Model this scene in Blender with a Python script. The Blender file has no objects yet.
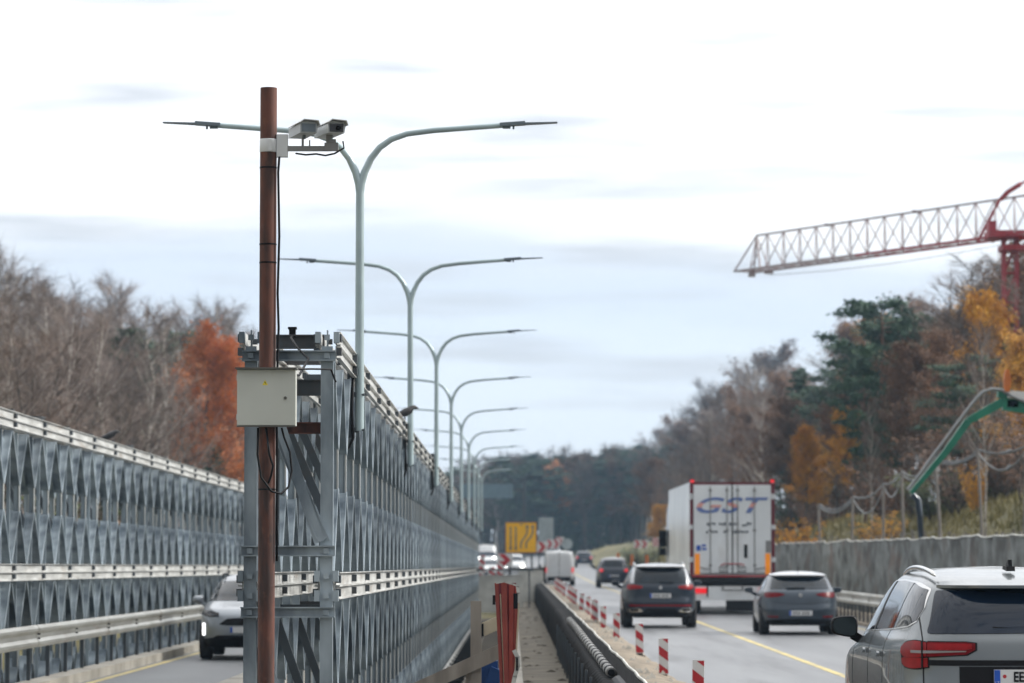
import bpy, math, random
from mathutils import Vector, Matrix, noise
rnd = random.Random(7)
R = math.radians
scene = bpy.context.scene
col = scene.collection

# ---------------------------------------------------------------- camera
F = 3300.0; H = 1.85; PITCH = math.atan(211.5/F)
cam_d = bpy.data.cameras.new('camera'); cam = bpy.data.objects.new('camera', cam_d); col.objects.link(cam)
cam.location = (0, 0, H); cam.rotation_euler = (R(90)+PITCH, 0, 0)
cam_d.lens = F/1024*36; cam_d.sensor_width = 36; cam_d.clip_start = 0.5; cam_d.clip_end = 3000
cam_d.dof.use_dof = True; cam_d.dof.focus_distance = 28.0; cam_d.dof.aperture_fstop = 3.1
scene.camera = cam
# ---------------------------------------------------------------- world
SUN_EL, SUN_AZ = 33.0, 80.0          # azimuth clockwise from +Y (the driving direction)
w = bpy.data.worlds.new('World'); scene.world = w; w.use_nodes = True
nt = w.node_tree; nt.nodes.clear()
def N(t, **k):
    n = nt.nodes.new(t)
    for a, b in k.items(): setattr(n, a, b)
    return n
out = N('ShaderNodeOutputWorld'); bg = N('ShaderNodeBackground'); bg.inputs[1].default_value = 0.1
sky = N('ShaderNodeTexSky', sky_type='NISHITA'); sky.sun_disc = False
sky.sun_elevation = R(SUN_EL); sky.sun_rotation = R(SUN_AZ); sky.air_density = 1.0; sky.dust_density = 2.0
geo = N('ShaderNodeTexCoord'); sep = N('ShaderNodeSeparateXYZ'); nt.links.new(geo.outputs['Generated'], sep.inputs[0])
mp = N('ShaderNodeMapping'); mp.inputs['Scale'].default_value = (5.5, 5.5, 34); mp.inputs['Location'].default_value = (3.1, 1.7, 0.35)
nt.links.new(geo.outputs['Generated'], mp.inputs[0])
n1 = N('ShaderNodeTexNoise'); n1.inputs['Scale'].default_value = 1.0; n1.inputs['Detail'].default_value = 5; n1.inputs['Roughness'].default_value = 0.5
nt.links.new(mp.outputs[0], n1.inputs['Vector'])
ramp = N('ShaderNodeValToRGB')       # cloud shade by elevation: a blue-grey bank low down, brighter above
cr = ramp.color_ramp
cr.elements[0].position = 0.0; cr.elements[0].color = (0.46, 0.50, 0.55, 1)
cr.elements[1].position = 1.0; cr.elements[1].color = (1.20, 1.19, 1.17, 1)
for p, c in ((0.03,(0.46,0.505,0.56,1)),(0.055,(0.47,0.515,0.575,1)),(0.072,(0.43,0.475,0.545,1)),(0.088,(0.455,0.49,0.55,1)),(0.100,(0.56,0.58,0.61,1)),(0.118,(0.66,0.67,0.69,1)),(.2,(.80,.80,.81,1)),(.45,(1.05,1.04,1.03,1))):
    e = cr.elements.new(p); e.color = c
wob = N('ShaderNodeMath', operation='MULTIPLY_ADD'); nt.links.new(n1.outputs['Fac'], wob.inputs[0]); wob.inputs[1].default_value = 0.11
wob2 = N('ShaderNodeMath', operation='SUBTRACT'); nt.links.new(sep.outputs[2], wob.inputs[2]); nt.links.new(wob.outputs[0], wob2.inputs[0]); wob2.inputs[1].default_value = 0.055
nt.links.new(wob2.outputs[0], ramp.inputs[0])
# thin grey streaks
mp2 = N('ShaderNodeMapping'); mp2.inputs['Scale'].default_value = (9, 9, 95); mp2.inputs['Location'].default_value = (0.6, 4.2, 1.0); nt.links.new(geo.outputs['Generated'], mp2.inputs[0])
n2 = N('ShaderNodeTexNoise'); n2.inputs['Scale'].default_value = 1.0; n2.inputs['Detail'].default_value = 4; nt.links.new(mp2.outputs[0], n2.inputs['Vector'])
mr = N('ShaderNodeMapRange'); nt.links.new(n2.outputs['Fac'], mr.inputs[0]); mr.inputs[1].default_value = 0.50; mr.inputs[2].default_value = 0.70; mr.inputs[3].default_value = 0; mr.inputs[4].default_value = 0.8
mixs = N('ShaderNodeMixRGB'); nt.links.new(mr.outputs[0], mixs.inputs[0]); nt.links.new(ramp.outputs[0], mixs.inputs[1]); mixs.inputs[2].default_value = (0.36, 0.375, 0.41, 1)
sc10 = N('ShaderNodeMixRGB', blend_type='MULTIPLY'); sc10.inputs[0].default_value = 1; sc10.inputs[2].default_value = (10, 10, 10, 1); nt.links.new(mixs.outputs[0], sc10.inputs[1])
mixw = N('ShaderNodeMixRGB'); mixw.inputs[0].default_value = 0.90; nt.links.new(sky.outputs[0], mixw.inputs[1]); nt.links.new(sc10.outputs[0], mixw.inputs[2])
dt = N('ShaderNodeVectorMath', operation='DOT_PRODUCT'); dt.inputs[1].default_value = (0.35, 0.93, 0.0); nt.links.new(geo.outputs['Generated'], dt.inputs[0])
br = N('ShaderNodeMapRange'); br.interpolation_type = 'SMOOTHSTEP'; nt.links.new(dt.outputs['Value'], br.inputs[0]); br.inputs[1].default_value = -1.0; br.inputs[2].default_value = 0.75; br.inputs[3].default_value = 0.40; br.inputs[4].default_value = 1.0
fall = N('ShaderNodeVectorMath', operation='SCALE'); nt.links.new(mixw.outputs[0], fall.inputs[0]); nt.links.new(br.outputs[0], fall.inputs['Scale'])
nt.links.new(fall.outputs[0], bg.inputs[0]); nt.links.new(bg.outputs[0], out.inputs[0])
# ---------------------------------------------------------------- sun (veiled by cloud)
sd = bpy.data.lights.new('sun', 'SUN'); sd.energy = 2.2; sd.angle = R(11); sd.color = (1.0, 0.96, 0.89)
so = bpy.data.objects.new('sun', sd); col.objects.link(so)
az, el = R(SUN_AZ), R(SUN_EL)
sv = Vector((math.sin(az)*math.cos(el), math.cos(az)*math.cos(el), math.sin(el)))
so.rotation_euler = (-sv).to_track_quat('-Z', 'Y').to_euler(); so.location = (0, 0, 60)
scene.view_settings.view_transform = 'Standard'; scene.view_settings.look = 'None'
scene.view_settings.exposure = 0.98; scene.view_settings.gamma = 1.0; scene.view_settings.use_curve_mapping = False
scene.cycles.volume_bounces = 0; scene.cycles.max_bounces = 6; scene.cycles.use_denoising = True

# ---------------------------------------------------------------- materials
def mat(name, c, rough=0.6, metal=0.0, var=0.12, scale=3.0, c2=None, bump=0.0, emit=None, coat=0.0, stretch=(1,1,1), spec=0.5, objrand=0.0, detail=4, lo=0.35, hi=0.65, c3=None, s3=.8, t3=(.55,.72), m3=.7, st3=None):
    m = bpy.data.materials.new(name); m.use_nodes = True; t = m.node_tree; b = t.nodes['Principled BSDF']
    b.inputs['Roughness'].default_value = rough; b.inputs['Metallic'].default_value = metal
    b.inputs['Specular IOR Level'].default_value = spec
    if coat: b.inputs['Coat Weight'].default_value = coat; b.inputs['Coat Roughness'].default_value = 0.04
    if emit:
        b.inputs['Emission Color'].default_value = (*emit[:3], 1); b.inputs['Emission Strength'].default_value = emit[3]
    if c2 is None: c2 = tuple(max(0, x*(1-var*2)) for x in c)
    tc = t.nodes.new('ShaderNodeTexCoord'); mpn = t.nodes.new('ShaderNodeMapping'); mpn.inputs['Scale'].default_value = stretch
    t.links.new(tc.outputs['Object'], mpn.inputs[0])
    nz = t.nodes.new('ShaderNodeTexNoise'); nz.inputs['Scale'].default_value = scale; nz.inputs['Detail'].default_value = detail
    t.links.new(mpn.outputs[0], nz.inputs['Vector'])
    r = t.nodes.new('ShaderNodeMapRange'); r.inputs[1].default_value = lo; r.inputs[2].default_value = hi
    t.links.new(nz.outputs['Fac'], r.inputs[0])
    mx = t.nodes.new('ShaderNodeMixRGB'); mx.inputs[1].default_value = (*c, 1); mx.inputs[2].default_value = (*c2, 1)
    t.links.new(r.outputs[0], mx.inputs[0]); last = mx.outputs[0]
    if c3:
        mp3 = t.nodes.new('ShaderNodeMapping'); mp3.inputs['Scale'].default_value = st3 or stretch; mp3.inputs['Location'].default_value = (7.3,2.1,4.4); t.links.new(tc.outputs['Object'], mp3.inputs[0])
        z3 = t.nodes.new('ShaderNodeTexNoise'); z3.inputs['Scale'].default_value = s3; z3.inputs['Detail'].default_value = 9; z3.inputs['Roughness'].default_value = .62; t.links.new(mp3.outputs[0], z3.inputs['Vector'])
        r3 = t.nodes.new('ShaderNodeMapRange'); r3.inputs[1].default_value = t3[0]; r3.inputs[2].default_value = t3[1]; r3.inputs[4].default_value = m3; t.links.new(z3.outputs['Fac'], r3.inputs[0])
        x3 = t.nodes.new('ShaderNodeMixRGB'); x3.inputs[2].default_value = (*c3, 1); t.links.new(r3.outputs[0], x3.inputs[0]); t.links.new(last, x3.inputs[1]); last = x3.outputs[0]
    if objrand:
        oi = t.nodes.new('ShaderNodeObjectInfo'); hs = t.nodes.new('ShaderNodeHueSaturation')
        a = t.nodes.new('ShaderNodeMapRange'); a.inputs[3].default_value = 1-objrand; a.inputs[4].default_value = 1+objrand
        t.links.new(oi.outputs['Random'], a.inputs[0]); t.links.new(a.outputs[0], hs.inputs['Value'])
        t.links.new(last, hs.inputs['Color']); last = hs.outputs[0]
    t.links.new(last, b.inputs['Base Color'])
    if bump:
        bp = t.nodes.new('ShaderNodeBump'); bp.inputs['Strength'].default_value = bump; bp.inputs['Distance'].default_value = 0.02
        t.links.new(nz.outputs['Fac'], bp.inputs['Height']); t.links.new(bp.outputs[0], b.inputs['Normal'])
    return m
M = {}
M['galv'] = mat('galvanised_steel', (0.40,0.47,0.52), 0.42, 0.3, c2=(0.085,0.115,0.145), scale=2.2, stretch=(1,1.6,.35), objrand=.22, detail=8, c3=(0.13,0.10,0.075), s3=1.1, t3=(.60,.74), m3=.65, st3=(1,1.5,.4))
M['galvd'] = mat('galvanised_shade_dark', (0.08,0.095,0.11), 0.5, 0.3, scale=2, c3=(0.10,0.07,0.05), s3=1.5)  # darker copy of the zinc: shade inside the girders put into the colour
M['platez'] = mat('pale_mid_plate', (0.60,0.62,0.60), 0.45, 0.15, c2=(0.40,0.42,0.42), scale=2)  # mid plates coloured paler than the panel steel
M['chord'] = mat('weathered_zinc_chord', (0.60,0.61,0.60), 0.45, 0.15, c2=(0.36,0.365,0.355), scale=2.5, stretch=(1,.5,4), detail=8, c3=(0.26,0.17,0.10), s3=1.6, t3=(.57,.74), m3=.6, st3=(1,.5,3))
M['rail'] = mat('crash_rail_zinc', (0.60,0.60,0.56), 0.4, 0.25, c2=(0.38,0.37,0.33), scale=1.6, stretch=(1,.35,3), detail=8, c3=(0.27,0.17,0.09), s3=1.1, t3=(.58,.74), m3=.6, st3=(1,.4,3))
M['rust'] = mat('rusty_steel', (0.115,0.040,0.026), 0.75, 0.0, c2=(0.038,0.020,0.017), scale=4.0, stretch=(2.5,2.5,.5), bump=.35, detail=9, lo=.38, hi=.62, c3=(0.17,0.075,0.045), s3=9, t3=(.58,.70), m3=.5, st3=(1,1,.6))
M['lamp'] = mat('lamp_post_zinc', (0.40,0.50,0.53), 0.4, 0.3, scale=2)
M['lampd'] = mat('lamp_head_grey', (0.16,0.20,0.24), 0.4, 0.2)
M['cab'] = mat('cabinet_grey_paint', (0.50,0.52,0.48), 0.42, var=.06, scale=2, c3=(0.28,0.25,0.20), s3=3.0, t3=(.60,.80), m3=.5, st3=(2,1,.5))
M['cabedge'] = mat('cabinet_dark_seal', (0.10,0.10,0.09), 0.6)
M['yel'] = mat('yellow_sticker', (0.75,0.60,0.03), 0.5)
M['black'] = mat('black_plastic', (0.009,0.009,0.011), 0.5, spec=.15)
M['rub'] = mat('tyre_rubber', (0.022,0.022,0.024), 0.85)
M['white'] = mat('white_plastic', (0.62,0.64,0.66), 0.4, var=.05)
M['camg'] = mat('camera_housing', (0.45,0.48,0.50), 0.4, var=.05)
M['dglass'] = mat('dark_lens', (0.02,0.02,0.025), 0.1)
M['glass'] = mat('car_glass', (0.006,0.014,0.030), 0.04, spec=0.4, var=.05)
M['glassb'] = mat('car_rear_glass', (0.004,0.012,0.022), 0.08, spec=0.4, var=.3, scale=4)
M['asph'] = mat('worn_asphalt', (0.175,0.183,0.197), 0.45, c2=(0.115,0.121,0.132), scale=.8, stretch=(1.6,.12,1), detail=9, lo=.3, hi=.7, c3=(0.06,0.063,0.068), s3=1.2, t3=(.52,.68), m3=.75, st3=(1.5,.09,1))
M['asphl'] = mat('bridge_deck_asphalt', (0.11,0.12,0.13), 0.5, c2=(0.085,0.09,0.10), scale=.6, stretch=(1,.3,1), detail=8)
M['conc'] = mat('weathered_concrete', (0.40,0.38,0.34), 0.8, c2=(0.25,0.235,0.205), scale=1.2, detail=8, bump=.3)
M['walk'] = mat('dirty_walkway', (0.205,0.18,0.14), 0.9, c2=(0.09,0.078,0.058), scale=1.4, stretch=(1,1.6,1), detail=9, bump=.6)
M['sand'] = mat('gritty_verge', (0.27,0.225,0.17), 0.9, c2=(0.15,0.125,0.095), scale=2.2, detail=9, bump=.6)
M['soil'] = mat('dark_soil', (0.06,0.05,0.04), 0.95, c2=(0.10,0.085,0.06), scale=.6, detail=8)
M['yline'] = mat('yellow_road_paint', (0.58,0.47,0.17), 0.6, c2=(0.36,0.31,0.17), scale=1.5, detail=8)
M['tarp'] = mat('black_tarpaulin', (0.006,0.006,0.007), 0.8, scale=3, spec=.15)
M['tarpg'] = mat('grey_mesh_sheeting', (0.21,0.23,0.225), 0.75, c2=(0.06,0.062,0.058), scale=1.6, stretch=(1,.7,1.1), detail=9, objrand=.10, c3=(0.11,0.065,0.045), s3=.9, t3=(.54,.66), m3=.7, st3=(1,.45,.8))
M['hem'] = mat('white_hem', (0.60,0.60,0.56), 0.6)
M['wood'] = mat('grey_timber', (0.36,0.325,0.28), 0.85, c2=(0.20,0.175,0.15), scale=5, stretch=(1,1,.2), detail=8)
M['woodl'] = mat('fresh_timber', (0.55,0.48,0.36), 0.8, c2=(0.42,0.36,0.26), scale=5)
M['redp'] = mat('red_painted_board', (0.34,0.065,0.045), 0.55, c2=(0.24,0.04,0.03), scale=4)
M['redw'] = mat('signal_red', (0.48,0.02,0.03), 0.45, var=.1)
M['whw'] = mat('signal_white', (0.68,0.68,0.68), 0.45, var=.06)
M['blue'] = mat('blue_plastic', (0.012,0.05,0.17), 0.6, spec=.3)
M['net'] = mat('pale_netting', (0.26,0.27,0.28), 0.8)
M['postg'] = mat('weathered_post', (0.22,0.20,0.185), 0.8)
M['cranew'] = mat('crane_pale_steel', (0.36,0.33,0.34), 0.5, c2=(0.28,0.20,0.21))
M['craner'] = mat('crane_red_steel', (0.36,0.035,0.05), 0.5)
M['green'] = mat('pump_green_paint', (0.01,0.20,0.12), 0.4)
M['steel'] = mat('worn_pipe_steel', (0.28,0.29,0.30), 0.45, 0.3)
M['orange'] = mat('orange_paint', (0.60,0.16,0.02), 0.5)
M['oref'] = mat('orange_reflector', (0.85,0.27,0.01), 0.4, emit=(1,.3,0,.12))  # weak glow put into the reflector colour; the plate is no lamp
M['signy'] = mat('yellow_sign_face', (0.92,0.50,0.01), 0.5, var=.04)
M['signg'] = mat('grey_sign_back', (0.36,0.42,0.44), 0.5)
M['gantry'] = mat('blue_grey_sign', (0.13,0.20,0.25), 0.5)
M['bark'] = mat('tree_bark', (0.10,0.082,0.068), 0.9, c2=(0.05,0.042,0.036), scale=3)
M['birch'] = mat('birch_bark', (0.50,0.47,0.44), 0.8, c2=(0.20,0.17,0.15), scale=2.5, stretch=(1,1,3))
M['pbark'] = mat('pine_bark', (0.18,0.10,0.065), 0.9, c2=(0.09,0.055,0.04), scale=3)
M['twig'] = mat('bare_twigs', (0.21,0.155,0.125), 0.9, c2=(0.11,0.088,0.08), scale=.35, objrand=.3)
M['twigp'] = mat('pale_birch_twigs', (0.25,0.20,0.178), 0.9, c2=(0.15,0.12,0.11), scale=.4, objrand=.25)
M['yleaf'] = mat('yellow_autumn_leaves', (0.70,0.38,0.035), 0.7, c2=(0.38,0.17,0.02), scale=.8, objrand=.25)
M['oleaf'] = mat('rust_autumn_leaves', (0.60,0.26,0.10), 0.7, c2=(0.42,0.16,0.055), scale=.5, objrand=.15)
M['bleaf'] = mat('brown_autumn_leaves', (0.205,0.105,0.055), 0.8, c2=(0.125,0.07,0.042), scale=.5, objrand=.25)
M['needle'] = mat('pine_needles', (0.050,0.105,0.052), 0.7, c2=(0.022,0.05,0.034), scale=.9, objrand=.25)
M['gleaf'] = mat('green_shrub_leaves', (0.10,0.13,0.035), 0.7, c2=(0.05,0.07,0.025), scale=.8, objrand=.25)
M['bird'] = mat('crow_feathers', (0.015,0.015,0.018), 0.5)
M['tlred'] = mat('tail_lamp_red', (0.24,0.004,0.008), 0.35, spec=.25, var=.2, scale=8, emit=(1,0.02,0.02,.02))
M['tllit'] = mat('tail_lamp_lit', (0.28,0.006,0.010), 0.35, emit=(1,0.012,0.02,.38))
M['tldark'] = mat('tail_lamp_smoked', (0.10,0.004,0.009), 0.35, spec=.15, emit=(1,0.02,0.02,.02))
M['head'] = mat('headlamp_lit', (0.9,0.9,0.9), 0.2, emit=(1,0.98,0.95,7))
M['drl'] = mat('daytime_lamp_lit', (0.8,0.8,0.8), 0.2, emit=(1,1,1,1.2))
M['chrome'] = mat('bright_trim', (0.6,0.6,0.6), 0.2, 0.9, var=.03)
M['plate'] = mat('plate_white', (0.66,0.67,0.68), 0.4, var=.04)
M['pblue'] = mat('plate_blue', (0.01,0.09,0.50), 0.4)
M['rim'] = mat('alloy_rim', (0.30,0.31,0.33), 0.3, 0.6)
def paint(name, c, metal=.35, rough=.28): return mat(name, c, rough, metal, var=.04, scale=1.5, coat=.45)
M['p_silver'] = paint('silver_grey_paint', (0.185,0.205,0.22), .45, .25)
M['p_lsilver'] = paint('pale_silver_blue_paint', (0.27,0.30,0.335), .4, .28)
M['p_dark'] = paint('dark_blue_grey_paint', (0.012,0.022,0.038), .3)
M['p_mid'] = paint('slate_grey_paint', (0.038,0.054,0.075), .35)
M['p_white'] = paint('white_paint', (0.62,0.64,0.66), 0)
M['p_black'] = paint('blue_black_paint', (0.010,0.016,0.032), .2)
M['p_beige'] = paint('pale_silver_paint', (0.42,0.44,0.47), .2)
M['maroon'] = mat('maroon_frame', (0.14,0.012,0.022), 0.5)
M['trl'] = mat('trailer_white_panel', (0.76,0.79,0.81), 0.4, c2=(0.66,0.69,0.71), scale=.7, detail=6, c3=(0.40,0.38,0.35), s3=1.2, t3=(.56,.80), m3=.5, st3=(1.2,1,.5))
M['trls'] = mat('trailer_side_panel', (0.76,0.78,0.79), 0.22, 0.1, c2=(0.62,0.64,0.65), scale=.4, c3=(0.40,0.38,0.35), s3=.8, t3=(.58,.80), m3=.4)
M['dirt'] = mat('dirty_chassis', (0.018,0.018,0.020), 0.8, spec=.3)
M['hose'] = mat('dusty_grey_hose', (0.34,0.34,0.33), 0.6, c2=(0.16,0.16,0.155), scale=6)
M['trim'] = mat('grey_dirty_trim', (0.25,0.25,0.25), 0.6)
# two-colour livery: blue letters crossed by a red middle band
def livery():
    m = bpy.data.materials.new('letter_paint_blue_red'); m.use_nodes = True; t = m.node_tree; b = t.nodes['Principled BSDF']; b.inputs['Roughness'].default_value = .4
    tc = t.nodes.new('ShaderNodeTexCoord'); s = t.nodes.new('ShaderNodeSeparateXYZ'); t.links.new(tc.outputs['Generated'], s.inputs[0])
    r = t.nodes.new('ShaderNodeValToRGB'); r.color_ramp.interpolation = 'CONSTANT'
    e = r.color_ramp.elements; e[0].color = (0.12,0.18,0.40,1); e[1].position = .34; e[1].color = (0.66,0.32,0.28,1)
    k = e.new(.66); k.color = (0.12,0.18,0.40,1)
    t.links.new(s.outputs[1], r.inputs[0]); t.links.new(r.outputs[0], b.inputs['Base Color']); return m
M['livery'] = livery()

# ---------------------------------------------------------------- helpers
class MB:
    def __init__(s): s.v = []; s.f = []; s.m = []
    def add(s, v, f, mi=0):
        o = len(s.v); s.v += [tuple(p) for p in v]; s.f += [tuple(i+o for i in q) for q in f]; s.m += [mi]*len(f)
    def box(s, c, d, rot=None, mi=0):
        hx, hy, hz = d[0]/2, d[1]/2, d[2]/2
        vs = [Vector((x, y, z)) for x in (-hx, hx) for y in (-hy, hy) for z in (-hz, hz)]
        if rot is not None: vs = [rot @ p for p in vs]
        c = Vector(c); s.add([p+c for p in vs], [(0,1,3,2),(4,6,7,5),(0,4,5,1),(2,3,7,6),(0,2,6,4),(1,5,7,3)], mi)
    def bar(s, a, b, wx, wt, ref=(1,0,0), mi=0, w2=None):
        # box from a to b; wx = size along ref (made perpendicular), wt = the other
        a, b = Vector(a), Vector(b); d = (b-a).normalized(); r = Vector(ref); r = (r-d*r.dot(d)).normalized(); u = d.cross(r)
        w2 = w2 or (wx, wt); vs = []
        for p, (X, T) in ((a, (wx, wt)), (b, w2)):
            for i, j in ((-1,-1),(1,-1),(1,1),(-1,1)): vs.append(p+r*(i*X/2)+u*(j*T/2))
        s.add(vs, [(0,3,2,1),(4,5,6,7),(0,1,5,4),(1,2,6,5),(2,3,7,6),(3,0,4,7)], mi)
    def tube(s, pts, rad, n=8, mi=0, cap=True):
        pts = [Vector(p) for p in pts]; rad = rad if isinstance(rad, (list, tuple)) else [rad]*len(pts)
        vs = []; prev = None
        for i, p in enumerate(pts):
            d = (pts[min(i+1, len(pts)-1)]-pts[max(i-1, 0)]).normalized()
            if prev is None: r = Vector((0,0,1)) if abs(d.z) < .9 else Vector((1,0,0))
            else: r = prev
            r = (r-d*r.dot(d)).normalized(); prev = r; u = d.cross(r)
            for k in range(n):
                a = 2*math.pi*k/n; vs.append(p+(r*math.cos(a)+u*math.sin(a))*rad[i])
        fs = [(i*n+k, i*n+(k+1)%n, (i+1)*n+(k+1)%n, (i+1)*n+k) for i in range(len(pts)-1) for k in range(n)]
        if cap: fs += [tuple(range(n))[::-1], tuple((len(pts)-1)*n+k for k in range(n))]
        s.add(vs, fs, mi)
    def extrude(s, prof, axis, a, b, mi=0):
        # closed profile (2D) extruded along axis 'x'|'y'|'z' from a to b
        mk = {'y': lambda p, t: (p[0], t, p[1]), 'x': lambda p, t: (t, p[0], p[1]), 'z': lambda p, t: (p[0], p[1], t)}[axis]
        n = len(prof); s.add([mk(p, a) for p in prof]+[mk(p, b) for p in prof],
            [(i, (i+1)%n, n+(i+1)%n, n+i) for i in range(n)]+[tuple(range(n))[::-1], tuple(range(n, 2*n))], mi)
    def lathe(s, prof, n=24, axis='x', c=(0,0,0), mi=0):
        vs = []
        for r, h in prof:
            for k in range(n):
                a = 2*math.pi*k/n; ca, sa = r*math.cos(a), r*math.sin(a)
                vs.append({'x': (h, ca, sa), 'y': (ca, h, sa), 'z': (ca, sa, h)}[axis])
        c = Vector(c); m = len(prof)
        fs = [(i*n+k, i*n+(k+1)%n, (i+1)*n+(k+1)%n, (i+1)*n+k) for i in range(m-1) for k in range(n)]
        fs += [tuple(range(n))[::-1], tuple((m-1)*n+k for k in range(n))]
        s.add([Vector(v)+c for v in vs], fs, mi)
    def mesh(s, name, mats, smooth=False, angle=None):
        me = bpy.data.meshes.new(name); me.from_pydata(s.v, [], s.f)
        if not isinstance(mats, (list, tuple)): mats = [mats]
        for m in mats: me.materials.append(M[m] if isinstance(m, str) else m)
        me.polygons.foreach_set('material_index', s.m)
        if smooth: me.polygons.foreach_set('use_smooth', [True]*len(me.polygons))
        me.update()
        if angle and smooth:
            me.set_sharp_from_angle(angle=R(angle))
        return me
    def build(s, name, mats, parent=None, smooth=False, angle=None, loc=None):
        o = bpy.data.objects.new(name, s.mesh(name, mats, smooth, angle)); col.objects.link(o)
        if parent is not None: o.parent = parent
        if loc is not None: o.location = loc
        return o
def tag(o, label=None, cat=None, group=None, kind=None):
    if label: o['label'] = label
    if cat: o['category'] = cat
    if group: o['group'] = group
    if kind: o['kind'] = kind
    return o
def empty(name, loc=(0,0,0), rz=0, label=None, cat=None, group=None):
    o = bpy.data.objects.new(name, None); col.objects.link(o); o.location = loc; o.rotation_euler = (0, 0, rz); o.empty_display_size = .3
    return tag(o, label, cat, group)
KIDS = lambda o: [c for c in bpy.data.objects if c.parent == o]
def copy_tree(o, parent=None, kids=None):
    if kids is None:
        kids = {}
        for c in bpy.data.objects:
            if c.parent: kids.setdefault(c.parent.name, []).append(c)
    c = o.copy(); col.objects.link(c)
    if parent is not None: c.parent = parent
    for ch in kids.get(o.name, []): copy_tree(ch, c, kids)
    return c
def W(px, py, Y):        # a point of the place at distance Y seen at that bearing
    dx = (px-512)/F; dy = (341.5-py)/F
    fy = math.cos(PITCH)-dy*math.sin(PITCH); fz = math.sin(PITCH)+dy*math.cos(PITCH)
    return (dx/fy*Y, H+fz/fy*Y)
def text_mesh(name, s, size, m, parent, loc, rot=(R(90),0,0), shear=0, bold=0, ext=.002, sx=1, space=1.0):
    c = bpy.data.curves.new(name, 'FONT'); c.body = s; c.size = size; c.align_x = 'CENTER'; c.align_y = 'CENTER'; c.extrude = ext; c.shear = shear; c.offset = bold; c.space_character = space
    t = bpy.data.objects.new(name+'_tmp', c); col.objects.link(t)
    bpy.context.view_layer.update()
    me = bpy.data.meshes.new_from_object(t.evaluated_get(bpy.context.evaluated_depsgraph_get())); me.name = name
    bpy.data.objects.remove(t); bpy.data.curves.remove(c)
    me.materials.clear(); me.materials.append(M[m])
    o = bpy.data.objects.new(name, me); col.objects.link(o); o.parent = parent; o.location = loc; o.rotation_euler = rot; o.scale = (sx, 1, 1)
    return o
def sm(t): t = max(0, min(1, t)); return t*t*(3-2*t)
# ================================================================ THE SETTING
def roadz(Y): return 0 if Y < 200 else 1.5*((Y-200)/300)**1.25 if Y < 520 else 1.5*(320/300)**1.25
SL = -0.004                                   # the temporary bridge falls gently away
def bz(Y): return SL*(Y-30)
def ground_h(X, Y):
    z = roadz(Y)-0.03
    low = (1-sm((Y-172)/14))
    if X < 0.0: z -= 1.5*low*sm((-X+.1)/.3)
    x0 = 11.2-3.0*sm((Y-150)/170)
    if X > x0:
        z += (2.7-1.3*sm((Y-190)/80))*sm((X-x0)/6)+.9*sm((X-x0-1)/6)*(1-sm((Y-150)/60))+.10*max(0, X-x0-5)+.5*noise.noise(Vector((X*.12, Y*.05, 0)))*sm((X-x0)/4)
        z += 0.15*noise.noise(Vector((X*.6, Y*.4, 2)))*sm((X-x0)/2)
    if X < -10.5:
        z += 1.5*low*sm((-X-10.5)/2)
        z += 1.4*sm((-X-12)/7)+.05*max(0, -X-16)+.4*noise.noise(Vector((X*.1, Y*.06, 5)))
    if Y > 530: z += 2*sm((Y-530)/60)
    return z
xs = [-400,-250,-150,-90,-60,-45,-35,-28,-23,-19,-17,-15,-14,-13,-12,-11.5,-10.5,-9,-6,-4,-2,-.6,-.25,-.1,.1,1,2.3,6,8.9]+[9+.6*i for i in range(24)]+[25,28,32,37,45,60,90,150,250,400]
ys = [-40,0,20]+[30+4*i for i in range(60)]+[280+15*i for i in range(22)]+[640,760,900,1050]
b = MB(); nx = len(xs)
b.add([(x, y, ground_h(x, y)) for y in ys for x in xs], [(j*nx+i, j*nx+i+1, (j+1)*nx+i+1, (j+1)*nx+i) for j in range(len(ys)-1) for i in range(nx-1)])
M['grass'] = mat('autumn_grass_ground', (0.19,0.165,0.07), 0.95, c2=(0.095,0.09,0.04), scale=.25, detail=9, bump=.5)
tag(b.build('ground', 'grass', smooth=True), kind='structure')
def strip(name, x0, x1, ya, yb, dz, m, thick=0.0, zf=roadz, step=10, kind='structure', xoff=None):
    b = MB(); n = max(1, int((yb-ya)/step)); Y = [ya+(yb-ya)*i/n for i in range(n+1)]
    if not thick:
        b.add([(x, y, zf(y)+dz) for y in Y for x in (x0, x1)], [(2*i, 2*i+1, 2*i+3, 2*i+2) for i in range(n)])
    else:
        vs = []
        for y in Y: vs += [(x0, y, zf(y)+dz), (x1, y, zf(y)+dz), (x1, y, zf(y)+dz-thick), (x0, y, zf(y)+dz-thick)]
        fs = [(4*i+k, 4*i+(k+1)%4, 4*i+4+(k+1)%4, 4*i+4+k) for i in range(n) for k in range(4)]
        b.add(vs, fs+[(0,1,2,3), (4*n+3, 4*n+2, 4*n+1, 4*n)])
    o = b.build(name, m); tag(o, kind=kind); return o
strip('carriageway', 2.35, 8.9, -30, 700, 0.0, 'asph')
strip('far_carriageway', -7.5, 2.3, 186, 700, 0.0, 'asph')
strip('lane_line', 4.93, 5.06, -20, 420, 0.004, 'yline')
strip('edge_line', 8.45, 8.57, -20, 420, 0.004, 'yline')
strip('verge_pavement', 8.9, 10.9, -30, 200, 0.06, 'sand', .15)
strip('riverbed', -10.4, -.26, 20, 170, -1.50, 'soil')
strip('bridge_deck', -6.75, -3.0, 10, 172, 0.0, 'asphl', .22, zf=bz)
strip('deck_line', -6.32, -6.20, 10, 172, 0.004, 'yline', zf=bz)
strip('deck_kerb', -6.75, -6.42, 10, 172, 0.15, 'conc', .15, zf=bz)
strip('deck_parapet_kerb', -3.32, -2.58, 10, 172, 0.42, 'conc', .40, zf=bz)
strip('walkway', 0.16, 0.93, 12, 172, 0.0, 'walk', .25)
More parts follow.
